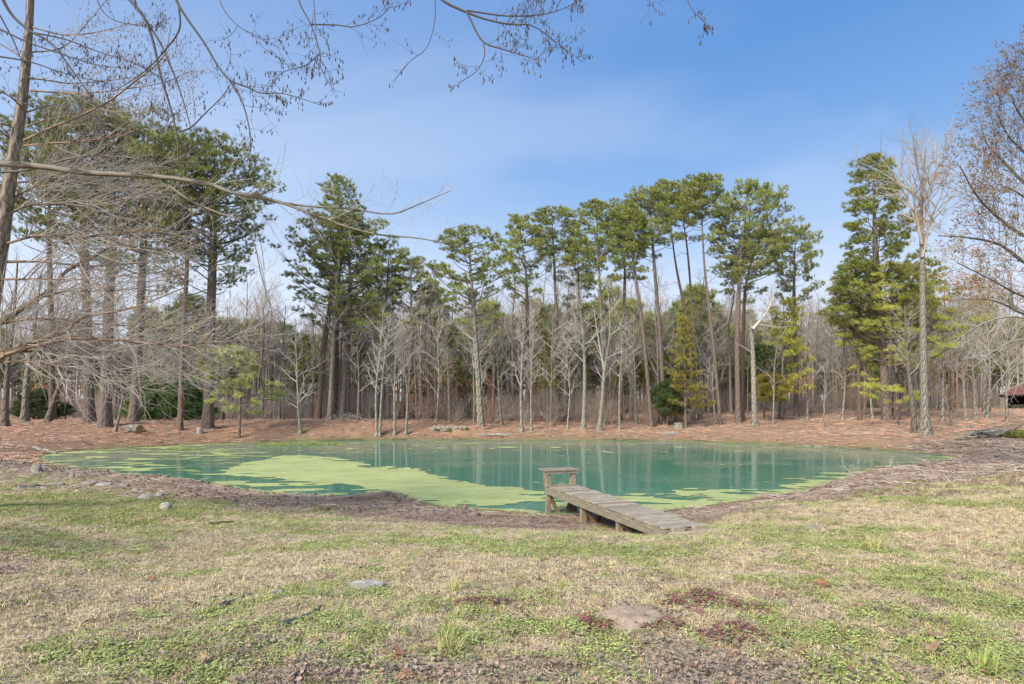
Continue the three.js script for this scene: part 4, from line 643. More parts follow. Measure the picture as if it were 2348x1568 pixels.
// ---------------------------------------------------------------- the tree overhead: its trunk stands left of the frame, one limb crosses the picture, boughs hang in from above
const catkin = new MB(); catkin.tube([V(0, 0, 0), V(0.003, -0.014, 0), V(0.006, -0.03, 0.004)], [0.002, 0.006, 0.0015], 4);
{
  const rnd = rng(99), foot = V(-10, height(-10, -6.5), -6.5), t = thing('elm_tree', foot, 'bare tree overhead, thick grey limb crossing from the left and dark boughs hanging from above', 'tree');
  const W = (x, y, z) => V(x, y, z).sub(foot), tr = new MB(), tp = spline([W(-10, foot.y - 0.3, -6.5), W(-9.9, 4, -6.6), W(-9.7, 7, -6.6), W(-9.4, 10, -6.2), W(-9, 14, -5.5)], 14);
  tr.tube(tp, tp.map((p, i) => lerp(0.30, 0.08, i / 14) + 0.18 * Math.exp(-p.y * 1.5)), 12); mesh('trunk', tr.geo(), M.elm, t);
  const tw = new MB(), twD = new MB(), ends = [], endsD = [];
  const O = { ...BARE_O, seg: [8, 6, 5, 4], sides: [7, 4, 3, 3], wig: [0.1, 0.4, 0.5, 0.55], up: [0, 0.05, 0.06, 0.05], n: [1, 9, 4], from: [0.2, 0.15, 0.15], ang: [0.8, 0.8, 0.8], ratio: [0.4, 0.5, 0.5], lift: [0, 0.12, 0.08], min: 0.0022, thick: 0.006, flat: 1, tip: 0.35 };
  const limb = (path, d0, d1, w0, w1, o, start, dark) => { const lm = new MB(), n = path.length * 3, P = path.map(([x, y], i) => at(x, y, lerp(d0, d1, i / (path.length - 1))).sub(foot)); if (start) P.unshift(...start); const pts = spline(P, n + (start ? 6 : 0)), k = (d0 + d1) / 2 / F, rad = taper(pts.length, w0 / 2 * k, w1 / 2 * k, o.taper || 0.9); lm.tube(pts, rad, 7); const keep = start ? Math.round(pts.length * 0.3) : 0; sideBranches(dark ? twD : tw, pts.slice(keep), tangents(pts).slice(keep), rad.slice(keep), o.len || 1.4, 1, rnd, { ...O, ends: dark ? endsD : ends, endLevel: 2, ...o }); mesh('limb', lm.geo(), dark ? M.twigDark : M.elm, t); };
  limb([[-40, 366], [0, 374], [100, 382], [188, 395], [285, 400], [402, 409], [486, 425], [536, 442], [570, 447], [637, 462], [720, 492], [790, 518], [870, 538], [960, 546], [1040, 562]], 8, 7.2, 21, 2, { n: [1, 26, 5], len: 1.7, taper: 0.75, from: [0.2, 0.22, 0.1] }, [W(-9.7, 6.9, -6.7), W(-8.6, 7.0, -7.6)]);
  limb([[560, 445], [620, 460], [700, 472], [800, 478], [900, 490], [960, 468], [1035, 436]], 7.7, 7.3, 7, 1.5, { n: [1, 16, 5], len: 1.4 });
  limb([[0, 394], [60, 390], [144, 367], [194, 358], [285, 360], [355, 370], [486, 372]], 8.4, 8.2, 6, 1.5, { n: [1, 14, 4], len: 1.3 });
  limb([[372, 413], [435, 459], [496, 486], [553, 509], [583, 560], [598, 630], [622, 710]], 7.8, 7.4, 7, 1.4, { n: [1, 8, 3], len: 1.0, taper: 0.7 });
  limb([[560, 447], [580, 500], [598, 560], [606, 620]], 7.7, 7.4, 3, 1.2, { n: [1, 5, 3], len: 0.8 });
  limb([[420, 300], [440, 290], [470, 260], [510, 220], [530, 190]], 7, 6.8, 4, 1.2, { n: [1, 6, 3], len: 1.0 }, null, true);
  // boughs above the frame, from the trunk outwards, and what hangs from them into it
  const bough = (pts, r0, r1) => { const b = new MB(), p = spline(pts, 16); b.tube(p, taper(17, r0, r1), 7); mesh('limb', b.geo(), M.hardDark, t); };
  bough([W(-9.5, 9.5, -6.3), W(-6.5, 10.2, -7), W(-3.5, 9.9, -7), W(-0.8, 9.6, -6.6), W(1.2, 9.3, -6.4), W(2.6, 9.0, -6.3)], 0.13, 0.03);
  bough([W(-9.6, 9.2, -6.5), W(-8.6, 10.6, -7.6), W(-7.4, 11.0, -8.2), W(-5.6, 10.9, -8.2)], 0.09, 0.03);
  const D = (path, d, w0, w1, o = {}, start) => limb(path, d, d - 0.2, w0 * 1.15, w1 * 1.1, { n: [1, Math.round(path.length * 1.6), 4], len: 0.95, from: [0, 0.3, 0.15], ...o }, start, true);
  D([[298, 0], [332, 44], [352, 100], [368, 174], [385, 228], [399, 278], [407, 322], [409, 385]], 6.9, 8, 2.4, { n: [1, 6, 3] }, [W(-5.2, 9.6, -7.1), W(-5.0, 9.0, -7.0)]);
  D([[335, 47], [368, 100], [395, 161], [419, 228], [439, 300]], 6.9, 5, 2, { n: [1, 5, 3] });
  D([[404, 0], [422, 33], [469, 100], [499, 151], [526, 183], [570, 201], [596, 213], [647, 214], [737, 241]], 6.8, 7, 1.2, { n: [1, 16, 5] }, [W(-4.3, 9.8, -7.0), W(-4.15, 9.0, -6.9)]);
  D([[526, 183], [553, 228], [570, 288], [575, 328], [566, 375]], 6.7, 4, 1.2, { n: [1, 9, 4] });
  D([[410, 17], [411, 67], [379, 114], [330, 165], [260, 210]], 6.8, 4.5, 1.2, { n: [1, 6, 3] });
  D([[7, 0], [32, 40], [74, 74], [100, 87], [127, 110], [167, 164], [194, 201], [221, 248]], 7.6, 8, 1.6, { n: [1, 12, 4] }, [W(-7.5, 10.95, -8.1), W(-7.2, 9.9, -7.8)]);
  D([[74, 74], [150, 90], [230, 120], [320, 150], [400, 200]], 7.6, 3.5, 1, { n: [1, 12, 4] });
  D([[684, 0], [712, 56], [733, 122], [735, 155], [760, 200]], 6.6, 4.5, 1.2, { n: [1, 11, 5] }, [W(-2.7, 9.8, -6.8), W(-2.55, 8.8, -6.7)]);
  D([[719, 0], [723, 56], [727, 110]], 6.6, 3, 1, { n: [1, 5, 4] }, [W(-2.4, 9.8, -6.8), W(-2.35, 8.8, -6.7)]);
  D([[714, 56], [770, 57], [812, 61], [873, 37], [901, 5]], 6.6, 3, 1, { n: [1, 7, 4] });
  D([[733, 122], [700, 150], [650, 165], [610, 205]], 6.6, 2.5, 1, { n: [1, 6, 4] });
  D([[1014, 0], [1070, 28], [1120, 46], [1173, 56], [1220, 59], [1281, 103], [1337, 143]], 6.5, 8, 1, { n: [1, 19, 5], taper: 0.7 }, [W(-1.5, 9.7, -6.7), W(-1.1, 8.7, -6.6)]);
  D([[1070, 28], [1108, 96], [1150, 112], [1197, 126], [1239, 141]], 6.45, 4.5, 1, { n: [1, 11, 5] });
  D([[1108, 96], [1110, 130], [1090, 165], [1050, 190]], 6.4, 3, 1, { n: [1, 7, 4] });
  D([[1070, 24], [1173, 37], [1267, 28], [1332, 0]], 6.5, 3.5, 1, { n: [1, 12, 5] });
  D([[997, 0], [995, 56], [976, 112], [939, 141], [901, 187]], 6.5, 2.6, 1, { n: [1, 4, 2] }, [W(-1.2, 9.65, -6.6), W(-0.95, 8.6, -6.55)]);
  D([[1576, 0], [1595, 33], [1613, 47], [1616, 75]], 6.2, 2.6, 1, { n: [1, 6, 3], len: 0.5 }, [W(1.9, 9.2, -6.35), W(1.92, 8.5, -6.3)]);
  D([[1480, -12], [1490, 5], [1500, 20]], 6.2, 2, 1, { n: [1, 4, 2], len: 0.4 }, [W(1.5, 9.25, -6.35)]);
  D([[-10, 62], [60, 95], [130, 120], [220, 148], [300, 158]], 7.6, 4, 1, { n: [1, 10, 4] }); D([[-10, 128], [70, 142], [160, 172], [260, 192]], 7.8, 3.5, 1, { n: [1, 9, 4] }); D([[-12, 14], [36, 105], [62, 180]], 7.8, 3.5, 1.2, { n: [1, 6, 4] }); D([[-10, 205], [60, 238], [130, 252], [210, 290]], 7.9, 3, 1, { n: [1, 8, 4] }); D([[220, -10], [250, 40], [330, 60], [380, 62]], 7, 3, 1, { n: [1, 6, 4] }, [W(-5.3, 10.2, -7.2)]); D([[500, -10], [535, 50], [590, 85], [640, 110]], 6.8, 2.4, 1, { n: [1, 7, 4] }, [W(-3.6, 9.8, -6.9)]);
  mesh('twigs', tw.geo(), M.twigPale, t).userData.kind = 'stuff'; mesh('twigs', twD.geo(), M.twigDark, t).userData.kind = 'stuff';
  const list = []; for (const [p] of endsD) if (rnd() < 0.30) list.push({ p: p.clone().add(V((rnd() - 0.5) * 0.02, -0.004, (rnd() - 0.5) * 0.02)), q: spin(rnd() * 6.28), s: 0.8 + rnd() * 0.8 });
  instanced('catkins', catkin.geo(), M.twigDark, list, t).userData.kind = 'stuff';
}

// ---------------------------------------------------------------- the budding tree at the right edge and a pale one before the shed
{
  const rnd = rng(55), d = 24, foot = ground(2440, d), t = thing('budding_tree', foot, 'big bare tree at the right edge with orange-brown buds on its twigs', 'tree'), k = d / F;
  const pts = spline([foot.clone().add(V(0, -0.2, 0)), at(2435, 800, d), at(2425, 600, d), at(2415, 400, d), at(2400, 200, d), at(2390, 60, d)].map(p => p.sub(foot)), 18), tr = new MB(); tr.tube(pts, pts.map((p, i) => (lerp(26, 5, i / 18) + 12 * Math.exp(-p.y)) * k), 10); mesh('trunk', tr.geo(), M.hardDark, t);
  const tw = new MB(), ends = [], O = { ...BARE_O, seg: [8, 6, 4, 3], wig: [0.1, 0.34, 0.4, 0.5], up: [0, 0.08, 0.07, 0.07], n: [1, 19, 7], from: [0.2, 0.12, 0.12], ang: [0.8, 0.7, 0.7], ratio: [0.4, 0.62, 0.5], lift: [0, 0.12, 0.1], min: 0.006, thick: 0.008, ends, endLevel: 2 };
  for (const [p, w0, w1] of [[[[2430, 640], [2347, 600], [2290, 560], [2220, 545], [2150, 540]], 12, 2], [[[2425, 560], [2347, 540], [2290, 500], [2240, 450], [2200, 380]], 11, 2], [[[2418, 460], [2350, 420], [2300, 370], [2262, 330], [2245, 270]], 9, 1.5], [[[2412, 420], [2360, 360], [2310, 310], [2280, 250]], 9, 1.5], [[[2408, 340], [2360, 290], [2330, 250], [2318, 215]], 7, 1.5], [[[2430, 700], [2347, 680], [2270, 640], [2190, 600]], 9, 1.5], [[[2432, 740], [2347, 720], [2280, 690], [2200, 685]], 9, 1.5], [[[2400, 240], [2385, 200], [2362, 165], [2348, 135]], 4, 1], [[[2420, 520], [2370, 470], [2330, 440], [2280, 420]], 7, 1.5], [[[2420, 640], [2470, 560], [2520, 480]], 9, 2], [[[2410, 420], [2460, 330], [2500, 240]], 8, 2]]) { const lm = new MB(), dd = d + (rnd() - 0.5) * 5; guided(lm, foot, p, d, dd, w0, w1, rnd, { ...O, twigs: tw, len: 3.4 + rnd() }); mesh('limb', lm.geo(), M.hardDark, t); }
  mesh('twigs', tw.geo(), M.twigGrey, t).userData.kind = 'stuff';
  const bud = new MB(); for (let i = 0; i < 3; i++) { const a = i * 2.1, q = V(Math.cos(a) * 0.02, 0.03 + i * 0.015, Math.sin(a) * 0.02); bud.tri(q.clone().add(V(0.012, 0, 0)), q.clone().add(V(-0.012, 0, 0.006)), q.clone().add(V(Math.cos(a) * 0.03, 0.05, Math.sin(a) * 0.03))); }
  const list = [], c = new THREE.Color(); for (const [p, dr] of ends) if (rnd() < 0.75) { const low = clamp((16 - p.y) / 8); list.push({ p: p.clone(), q: toDir(dr), s: 1.4 + rnd() * 1.5, c: c.setRGB(lerp(0.20, 0.42, low * rnd()), lerp(0.12, 0.24, low * rnd()), 0.06).clone() }); }
  instanced('buds', bud.geo(), M.leaf, list, t).userData.kind = 'stuff';
}
{
  const rnd = rng(56), d = 44, foot = ground(2440, d), t = thing('pale_tree', foot, 'pale grey bare tree whose boughs arch down in front of the shed', 'tree'), k = d / F;
  const pts = spline([foot.clone().add(V(0, -0.2, 0)), at(2430, 880, d), at(2420, 780, d), at(2400, 640, d)].map(p => p.sub(foot)), 10), tr = new MB(); tr.tube(pts, pts.map((p, i) => lerp(16, 4, i / 10) * k), 8); mesh('trunk', tr.geo(), M.hardPale, t);
  const tw = new MB(); for (const p of [[[2425, 830], [2380, 790], [2330, 780], [2270, 810], [2225, 850]], [[2430, 860], [2390, 850], [2340, 880], [2290, 905]], [[2420, 780], [2350, 730], [2290, 730], [2220, 760], [2190, 800]], [[2425, 800], [2360, 820], [2300, 860], [2270, 900]], [[2410, 700], [2340, 670], [2280, 690]]]) { const lm = new MB(); guided(lm, foot, p, d, d + (rnd() - 0.5) * 4, 6, 1.5, rnd, { ...BARE_O, twigs: tw, len: 4, n: [1, 12, 5], ratio: [0.4, 0.5, 0.5], min: 0.01, thick: 0.012, up: [0, 0.02, 0.03, 0.03] }); mesh('limb', lm.geo(), M.hardPale, t); }
  mesh('twigs', tw.geo(), M.twigPale, t).userData.kind = 'stuff';
}

// ---------------------------------------------------------------- the dock
function board(w, h, l, seed, wear = 0.006, segs = 6) {             // a weathered board along x, its edges uneven; w along x
  const g = new THREE.BoxGeometry(w, h, l, segs, 1, 1), p = g.attributes.position, r = s => hash(Math.round(p.getX(s) * 997), Math.round(p.getY(s) * 991 + p.getZ(s) * 983), seed) - 0.5;
  for (let i = 0; i < p.count; i++) { const a = r(i); p.setXYZ(i, p.getX(i) + (Math.abs(p.getX(i)) > w / 2 - 1e-4 ? a * wear * 2 : 0), p.getY(i) + a * wear * 0.8, p.getZ(i) + (hash(seed, Math.round((p.getX(i) / w + 0.5) * segs), p.getZ(i) > 0 ? 1 : 2) - 0.5) * wear); }
  const uv = g.attributes.uv, q = new THREE.Vector3(); const n = g.attributes.normal; for (let i = 0; i < p.count; i++) { const X = p.getX(i) + seed * 0.37, side = Math.abs(n.getX(i)) > 0.5; uv.setXY(i, side ? p.getY(i) : X / 1.0, (side ? p.getZ(i) : p.getZ(i) + p.getY(i)) / 0.5 + seed * 0.21); }
  g.computeVertexNormals(); return g;
}
const wood = (r, g, b) => new THREE.MeshStandardMaterial({ color: lin(r, g, b), map: woodC, bumpMap: woodH, bumpScale: 0.006, roughness: 0.92 });
const WOODS = [wood(0.74, 0.665, 0.56), wood(0.63, 0.565, 0.475), wood(0.48, 0.425, 0.36), wood(0.82, 0.72, 0.56), wood(0.56, 0.50, 0.42)], beamM = wood(0.50, 0.455, 0.375), postM = wood(0.58, 0.49, 0.38), rotM = wood(0.36, 0.255, 0.18), seatM = wood(0.68, 0.62, 0.54);
{
  const rnd = rng(12), t = thing('dock', V(1.074, 0, -18.83), 'weathered grey plank dock on posts with a small raised bench at its far end', 'dock'); t.rotation.y = 0.3416;
  const Y = 0.9, Wd = 1.06, Ld = 6.8, inD = (x, z) => { const p = V(x, 0, z).applyAxisAngle(UPV, 0.3416).add(t.position); return height(p.x, p.z); };
  const part = (name, g, m, x, y, z, rx = 0, ry = 0, rz = 0) => { const o = mesh(name, g, m, t); o.position.set(x, y, z); o.rotation.set(rx, ry, rz); return o; };
  let z = 0; const variants = Array.from({ length: 9 }, (_, i) => board(Wd, 0.034, 0.135, i + 3, 0.012));
  for (let i = 0; z < Ld - 0.14; i++) { part('plank', variants[Math.floor(rnd() * 9)], WOODS[z > 4.4 ? [0, 3, 0, 1][i % 4] : z > 2.5 ? Math.floor(rnd() * 5) : Math.floor(rnd() * 3)], Wd / 2 + (rnd() - 0.5) * 0.035, Y - 0.017 + (rnd() - 0.5) * 0.016, z + 0.068, (rnd() - 0.5) * 0.03, (rnd() - 0.5) * 0.012, (rnd() - 0.5) * 0.008); z += 0.149 + (rnd() < 0.15 ? 0.010 : 0); }
  for (const [x, s] of [[0.035, 40], [0.53, 41], [1.02, 42]]) { const g = board(Ld - 0.03, 0.235, 0.042, s, 0.006, 20); part('beam', g, beamM, x, Y - 0.04 - 0.118, Ld / 2, 0, Math.PI / 2, 0); }
  part('end_beam', board(Wd - 0.05, 0.235, 0.04, 45), beamM, Wd / 2, Y - 0.158, -0.015);
  part('end_beam', board(Wd + 0.02, 0.2, 0.045, 46), beamM, Wd / 2, Y - 0.14, Ld + 0.012);
  const post = (x, z, w, dz, top, mat, seed) => { const g0 = inD(x, z) - 0.18, h = top - g0, g = board(h, w, dz, seed, 0.008, 8); part('post', g, mat, x, g0 + h / 2, z, 0, 0, Math.PI / 2); };
  post(0.085, 0.11, 0.15, 0.14, 1.385, postM, 51); post(0.985, 0.11, 0.15, 0.14, 1.385, postM, 52);       // these two carry the bench
  for (const [z, s] of [[2.55, 53], [4.62, 55]]) { post(0.135, z, 0.15, 0.13, Y - 0.05, postM, s); post(0.93, z, 0.15, 0.13, Y - 0.05, postM, s + 1); }
  const brace = (x0, y0, z0, x1, z1, w, seed, mat = rotM) => { const a = V(x0, y0, z0), b = V(x1, inD(x1, z1) - 0.06, z1), L = a.distanceTo(b), o = part('brace', board(L, w, 0.055, seed, 0.02, 7), mat, 0, 0, 0); o.position.copy(a).lerp(b, 0.5); o.quaternion.setFromUnitVectors(V(1, 0, 0), b.clone().sub(a).normalize()); };
  brace(0.15, 0.52, 0.15, 0.46, 0.25, 0.13, 61); brace(0.93, 0.50, 0.16, 0.70, 0.2, 0.17, 62); brace(0.99, 0.4, 0.2, 0.93, 0.42, 0.16, 66);
  brace(0.20, 0.62, 2.58, 0.50, 2.75, 0.14, 63); brace(0.88, 0.62, 2.56, 0.58, 2.45, 0.13, 64); brace(0.97, 0.6, 2.6, 1.14, 2.75, 0.12, 65); brace(0.20, 0.6, 4.66, 0.48, 4.85, 0.13, 67);
  // the bench
  part('seat_apron', board(1.10, 0.095, 0.035, 71), seatM, 0.535, 1.335, 0.20); part('seat_apron', board(1.10, 0.095, 0.035, 72), seatM, 0.535, 1.335, 0.02);
  part('seat_rim', board(1.22, 0.03, 0.10, 73), seatM, 0.535, 1.40, 0.21); part('seat_rim', board(1.22, 0.03, 0.10, 74), WOODS[1], 0.535, 1.40, -0.27); part('seat_rim', board(0.385, 0.03, 0.10, 75), WOODS[2], -0.02, 1.40, -0.03, 0, Math.PI / 2); part('seat_rim', board(0.385, 0.03, 0.10, 76), WOODS[2], 1.09, 1.40, -0.03, 0, Math.PI / 2);
  part('seat_board', board(1.00, 0.02, 0.39, 77), wood(0.42, 0.36, 0.29), 0.535, 1.375, -0.03);
  part('seat_post', board(0.46, 0.09, 0.05, 78), postM, 0.04, 1.13, -0.03, 0, 0, Math.PI / 2);
  // landing at the near end
  part('end_block', board(0.30, 0.12, 0.13, 81), WOODS[1], 0.28, Y - 0.04, Ld + 0.055); part('end_block', board(0.34, 0.12, 0.13, 82), WOODS[3], 0.86, Y - 0.035, Ld - 0.02 + 0.075);
  part('landing_board', board(1.9, 0.05, 0.14, 83, 0.012, 10), WOODS[3], 0.95, Y - 0.075, Ld + 0.235, 0, -0.1, 0.02);
}
// a thin cord hanging beneath the dock's far end
{ const m = new MB(), q = V(1.074, 0, -18.83), P = (x, y, z) => V(x, y, z).applyAxisAngle(UPV, 0.3416); m.tube([P(0.32, 0.68, 0.1), P(0.34, 0.45, 0.12), P(0.5, 0.33, 0.12), P(0.56, 0.5, 0.1), P(0.58, 0.68, 0.1)], [0.006, 0.006, 0.006, 0.006, 0.006], 4); const o = mesh('cord', m.geo(), M.twigDark); o.position.copy(q); tag(o, 'thin dark cord looped under the far end of the dock', 'cord'); }

// ---------------------------------------------------------------- the shed at the far right
{
  const d = 76, t = thing('shed', ground(2291, d), 'old open shed with rusty red metal roof at the right edge of the wood', 'shed');
  t.rotation.y = -0.72;
  const roofM = new THREE.MeshStandardMaterial({ color: lin(0.30, 0.115, 0.085), roughness: 0.7, map: dataTex(256, 256, (u, v) => { const n = wfbm(u, v, 6, 20, 3, 4), k = 0.55 + 0.5 * n, s = smooth(0.5, 0.66, wfbm(u, v, 5, 7, 8, 4)); return [k, lerp(k, k * 0.8 + 0.3, s * 0.4), lerp(k, k * 0.8 + 0.3, s * 0.4)]; }) }), grey = wood(0.42, 0.41, 0.40), dark = wood(0.10, 0.085, 0.07);
  const xl = 0, xr = xl + 10, eave = 1.85, zf = 0, zb = -8, bx = (name, x, y, z, w, h, l, m) => { const b = mesh(name, board(w, h, l, Math.round(x * 7 + 40), 0.01, 3), m, t); b.position.set(x, y, z); };
  // hipped roof of ribbed sheets
  const rg = (a, b, c, e) => { const n = 26, pos = [], idx = [], uv = []; for (let i = 0; i <= n * 2; i++) { const f = i / (n * 2), p = a.clone().lerp(b, f), q = c.clone().lerp(e, f), h = i % 2 ? 0.05 : 0; pos.push(p.x, p.y + h, p.z, q.x, q.y + h, q.z); uv.push(f * 4, 0, f * 4, 1.5); } for (let i = 0; i < n * 2; i++) idx.push(2 * i, 2 * i + 1, 2 * i + 2, 2 * i + 1, 2 * i + 3, 2 * i + 2); const g = new THREE.BufferGeometry(); g.setAttribute('position', new THREE.Float32BufferAttribute(pos, 3)); g.setAttribute('uv', new THREE.Float32BufferAttribute(uv, 2)); g.setIndex(idx); g.computeVertexNormals(); return g; };
  const A = V(xl - 0.25, eave, zf + 0.4), B = V(xr, eave, zf + 0.4), C = V(xl + 3.9, eave + 2.35, -4), D = V(xr, eave + 2.35, -4), E = V(xl - 0.25, eave, zb - 0.4), Fp = V(xr, eave, zb - 0.4);
  mesh('roof', rg(A, B, C, D), roofM, t); mesh('roof', rg(E, A, C.clone().add(V(0, 0.01, -0.01)), C), roofM, t); mesh('roof', rg(Fp, E, D, C), roofM, t);
  for (let i = 0; i < 5; i++) bx('wall_board', xl + 0.12 + i * 0.16, 0.85, zf, 0.15, 1.9, 0.04, grey);
  bx('wall', xl + 0.05, 0.85, -4, 0.06, 2.0, 8, dark); bx('wall', (xl + xr) / 2, 0.85, zb, 10, 2.0, 0.08, dark); bx('wall', xr, 0.85, -4, 0.06, 2, 8, dark);
  bx('beam', (xl + xr) / 2, eave - 0.12, zf + 0.05, 10, 0.14, 0.1, dark); bx('post', xl + 2.6, 0.85, zf, 0.16, 1.9, 0.16, grey); bx('post', xl + 5.6, 0.85, zf, 0.16, 1.9, 0.16, grey);
  const w = new MB(); for (let i = 0; i < 26; i++) { const x = xl + 0.95 + i * 0.12; w.tube([V(x, -0.05, 0.03), V(x + 0.55, 0.62, 0.03)], [0.006, 0.006], 3); w.tube([V(x + 0.55, -0.05, 0.04), V(x, 0.62, 0.04)], [0.006, 0.006], 3); } mesh('wire_mesh', w.geo(), M.twigGrey, t).userData.kind = 'stuff';
}

// ---------------------------------------------------------------- logs, stumps, brush, stones
const rockGeo = (seed, sx, sy, sz) => { const g = new THREE.IcosahedronGeometry(0.5, 3), p = g.attributes.position; for (let i = 0; i < p.count; i++) { const x = p.getX(i), y = p.getY(i), z = p.getZ(i), n = 0.72 + 0.45 * fbm(x * 2.4 + seed * 3.1 + 20, y * 2.4 + z * 1.7 + 20, seed, 4) + 0.10 * (fbm(x * 9 + 40, z * 9 + y * 7 + 40, seed + 3, 2) - 0.5); p.setXYZ(i, x * n * sx, y * n * sy, z * n * sz); } g.computeVertexNormals(); return g; };
const stoneT = dataTex(256, 256, (u, v) => { const n = wfbm(u, v, 5, 5, 44, 5), k = 0.55 + 0.45 * n; return [k, k * 0.98, k * 0.95]; });
const stoneM = new THREE.MeshStandardMaterial({ color: lin(0.56, 0.50, 0.43), map: stoneT, bumpMap: stoneT, bumpScale: 0.03, roughness: 0.9 }), stonePale = stoneM.clone(); stonePale.color = lin(0.70, 0.66, 0.61);
const put = (o, p, ry = 0, sink = 0) => { o.position.copy(p); o.position.y -= sink; o.rotation.y = ry; return o; };
function stone(px, py, w, h, label, pale, seed, turn = 0, group) { const p = hit(px, py), k = -p.z / F; return tag(put(mesh('stone', rockGeo(seed, w * k * 1.25, h * k * 1.35, w * k * 0.9), pale ? stonePale : stoneM), p.clone().add(V(0, h * k * 0.28, 0)), turn), label, 'stone', group); }
stone(84, 1084, 22, 26, 'upright grey stone at the left end of the muddy rim', false, 1); stone(96, 1080, 16, 12, 'flat whitish stone leaning against the upright grey one', true, 2); stone(165, 1100, 12, 18, 'small upright pale stone on the muddy rim, left of the flat grey slabs', false, 3); stone(205, 1110, 34, 9, 'long flat grey stone in the line along the rim, beside the pale shrubby weed', false, 4); stone(237, 1114, 30, 10, 'whitish flat stone right of the pale shrubby weed', true, 5); stone(285, 1118, 18, 14, 'rounded brown-grey stone at the bend of the rim', false, 6); stone(312, 1128, 14, 12, 'brown-grey stone beside the round one at the rim bend', false, 7); stone(334, 1146, 28, 14, 'triangular pale stone on the grass below the rim', true, 8); stone(366, 1142, 16, 18, 'small white-grey stone standing next to the triangular one', true, 9); stone(378, 1168, 22, 18, 'lowest pale stone, lying right by the dark mud clods', true, 10); stone(135, 1112, 26, 8, 'thin grey slab lying left in the line of rim stones', false, 11); stone(857, 1163, 6, 6, 'white round pebble on the dark mud left of the hump', true, 12);
stone(840, 1345, 74, 14, 'long low pale grey rock showing through the lawn in the middle', true, 13); stone(632, 1361, 30, 10, 'left one of two pale rocks showing through the dry lawn', true, 14); stone(712, 1358, 34, 8, 'right one of two pale rocks showing through the dry lawn', true, 15); stone(1480, 1262, 36, 7, 'grey rock at the lawn surface in front of the dock landing', false, 16); stone(1862, 1214, 26, 12, 'small grey rock on the lawn at the right, beyond the dry grass', false, 17);

const logM = new THREE.MeshStandardMaterial({ color: lin(0.55, 0.50, 0.44), map: hardC, bumpMap: hardH, bumpScale: 0.015, roughness: 0.95 }), logGrey = logM.clone(); logGrey.color = lin(0.42, 0.40, 0.38); const cutM = new THREE.MeshStandardMaterial({ color: lin(0.62, 0.37, 0.20), map: woodC, roughness: 0.9 }), mossM = new THREE.MeshStandardMaterial({ color: lin(0.19, 0.20, 0.035), map: stoneT, bumpMap: stoneT, bumpScale: 0.05, roughness: 1 });
function stick(name, path, w0, w1, mat, label, category = 'stick', sides = 7, group) { // a stick lying on the ground along pixels
  const p = path.map(([x, y]) => hit(x, y)), k = -p[0].z / F, foot = p[0].clone(), pts = spline(p.map(q => q.clone().add(V(0, w0 * k * 0.35, 0)).sub(foot)), 10), m = new MB(), r = rng(Math.round(path[0][0] * 7 + path[0][1])); for (const q of pts) { q.x += (r() - 0.5) * w0 * k * 0.5; q.y += (r() - 0.5) * w0 * k * 0.3; }
  m.tube(pts, taper(11, w0 / 2 * k, w1 / 2 * k).map(q => q * (0.85 + 0.3 * r())), sides, true); const o = mesh(name, m.geo(), mat); o.position.copy(foot); return tag(o, label, category, group);
}
stick('log', [[44, 1120], [90, 1118], [140, 1119], [182, 1121]], 9, 6, logM, 'whitish barked log lying along the top of the green lawn', 'log');
stick('stick', [[182, 1262], [225, 1252], [262, 1250], [330, 1258]], 3.5, 2, M.hardPale, 'long thin pale curved stick lying on the lawn at the left');
stick('stick', [[500, 1395], [530, 1382], [556, 1370]], 12, 6, logGrey, 'grey half-buried stick on the dry lawn, left of the middle');
stick('stick', [[645, 1436], [680, 1422], [720, 1405], [735, 1395]], 12, 7, logM, 'stout brown-grey stick lying slanted in the litter');
stick('stick', [[640, 1468], [655, 1476], [672, 1484]], 14, 10, logM, 'short thick piece of bark-covered wood below the stout slanted stick');
stick('stick', [[690, 1500], [720, 1482], [758, 1458]], 5, 3, M.hardDark, 'thin dark stick slanting in the litter at the lower left');
stick('root', [[672, 1568], [690, 1540], [697, 1518]], 18, 12, logGrey, 'thick dark grey root poking from the litter at the bottom edge', 'root');
stick('stick', [[1640, 1510], [1690, 1530], [1740, 1558]], 4, 2.5, M.hardPale, 'pale straight stick on the bare soil at the bottom, right of the middle');
stick('stick', [[80, 1032], [100, 1036], [128, 1044]], 14, 5, logM, 'pale fallen log at the left tip of the pond', 'log');
stick('stick', [[1845, 1010 + 12], [1900, 1026], [1950, 1033]], 3, 2, logM, 'pale stick in the water weed along the right far shore');
stick('plank', [[478, 1204], [505, 1201], [534, 1199]], 8, 6, mossM, 'mossy flat board end lying in the thin grass left of the middle', 'board', 4);
{ // log with sawn end on the left berm, roots of a grubbed stump behind it
  const p = hit(318, 992), t = thing('sawn_log', p, 'sawn log with fresh orange cut end and tangled roots on the left berm', 'log'); t.rotation.y = 0.5; const m = new MB(); m.tube([V(-0.7, 0.35, -0.5), V(-0.2, 0.36, -0.1), V(0.1, 0.33, 0.35)], [0.34, 0.36, 0.34], 12, true); mesh('bark', m.geo(), logGrey, t); const c = mesh('cut_end', new THREE.CylinderGeometry(0.32, 0.32, 0.03, 18), cutM, t); c.position.set(0.115, 0.335, 0.385); c.quaternion.setFromUnitVectors(UPV, V(0.52, -0.05, 0.85).normalize());
  const r = rng(6), b = new MB(); for (let i = 0; i < 18; i++) branch(b, V(-0.3 + (r() - 0.5) * 1.6, 0.1, -0.3 + (r() - 0.5)), dirAE(r() * 6.28, r() * 0.9), 0.7 + r() * 0.8, 0.05, 1, r, { ...BARE_O, seg: [1, 5, 3, 2], n: [0, 3, 1], up: [0, -0.1, -0.1, 0] }); mesh('roots', b.geo(), M.twigRed, t).userData.kind = 'stuff';
}
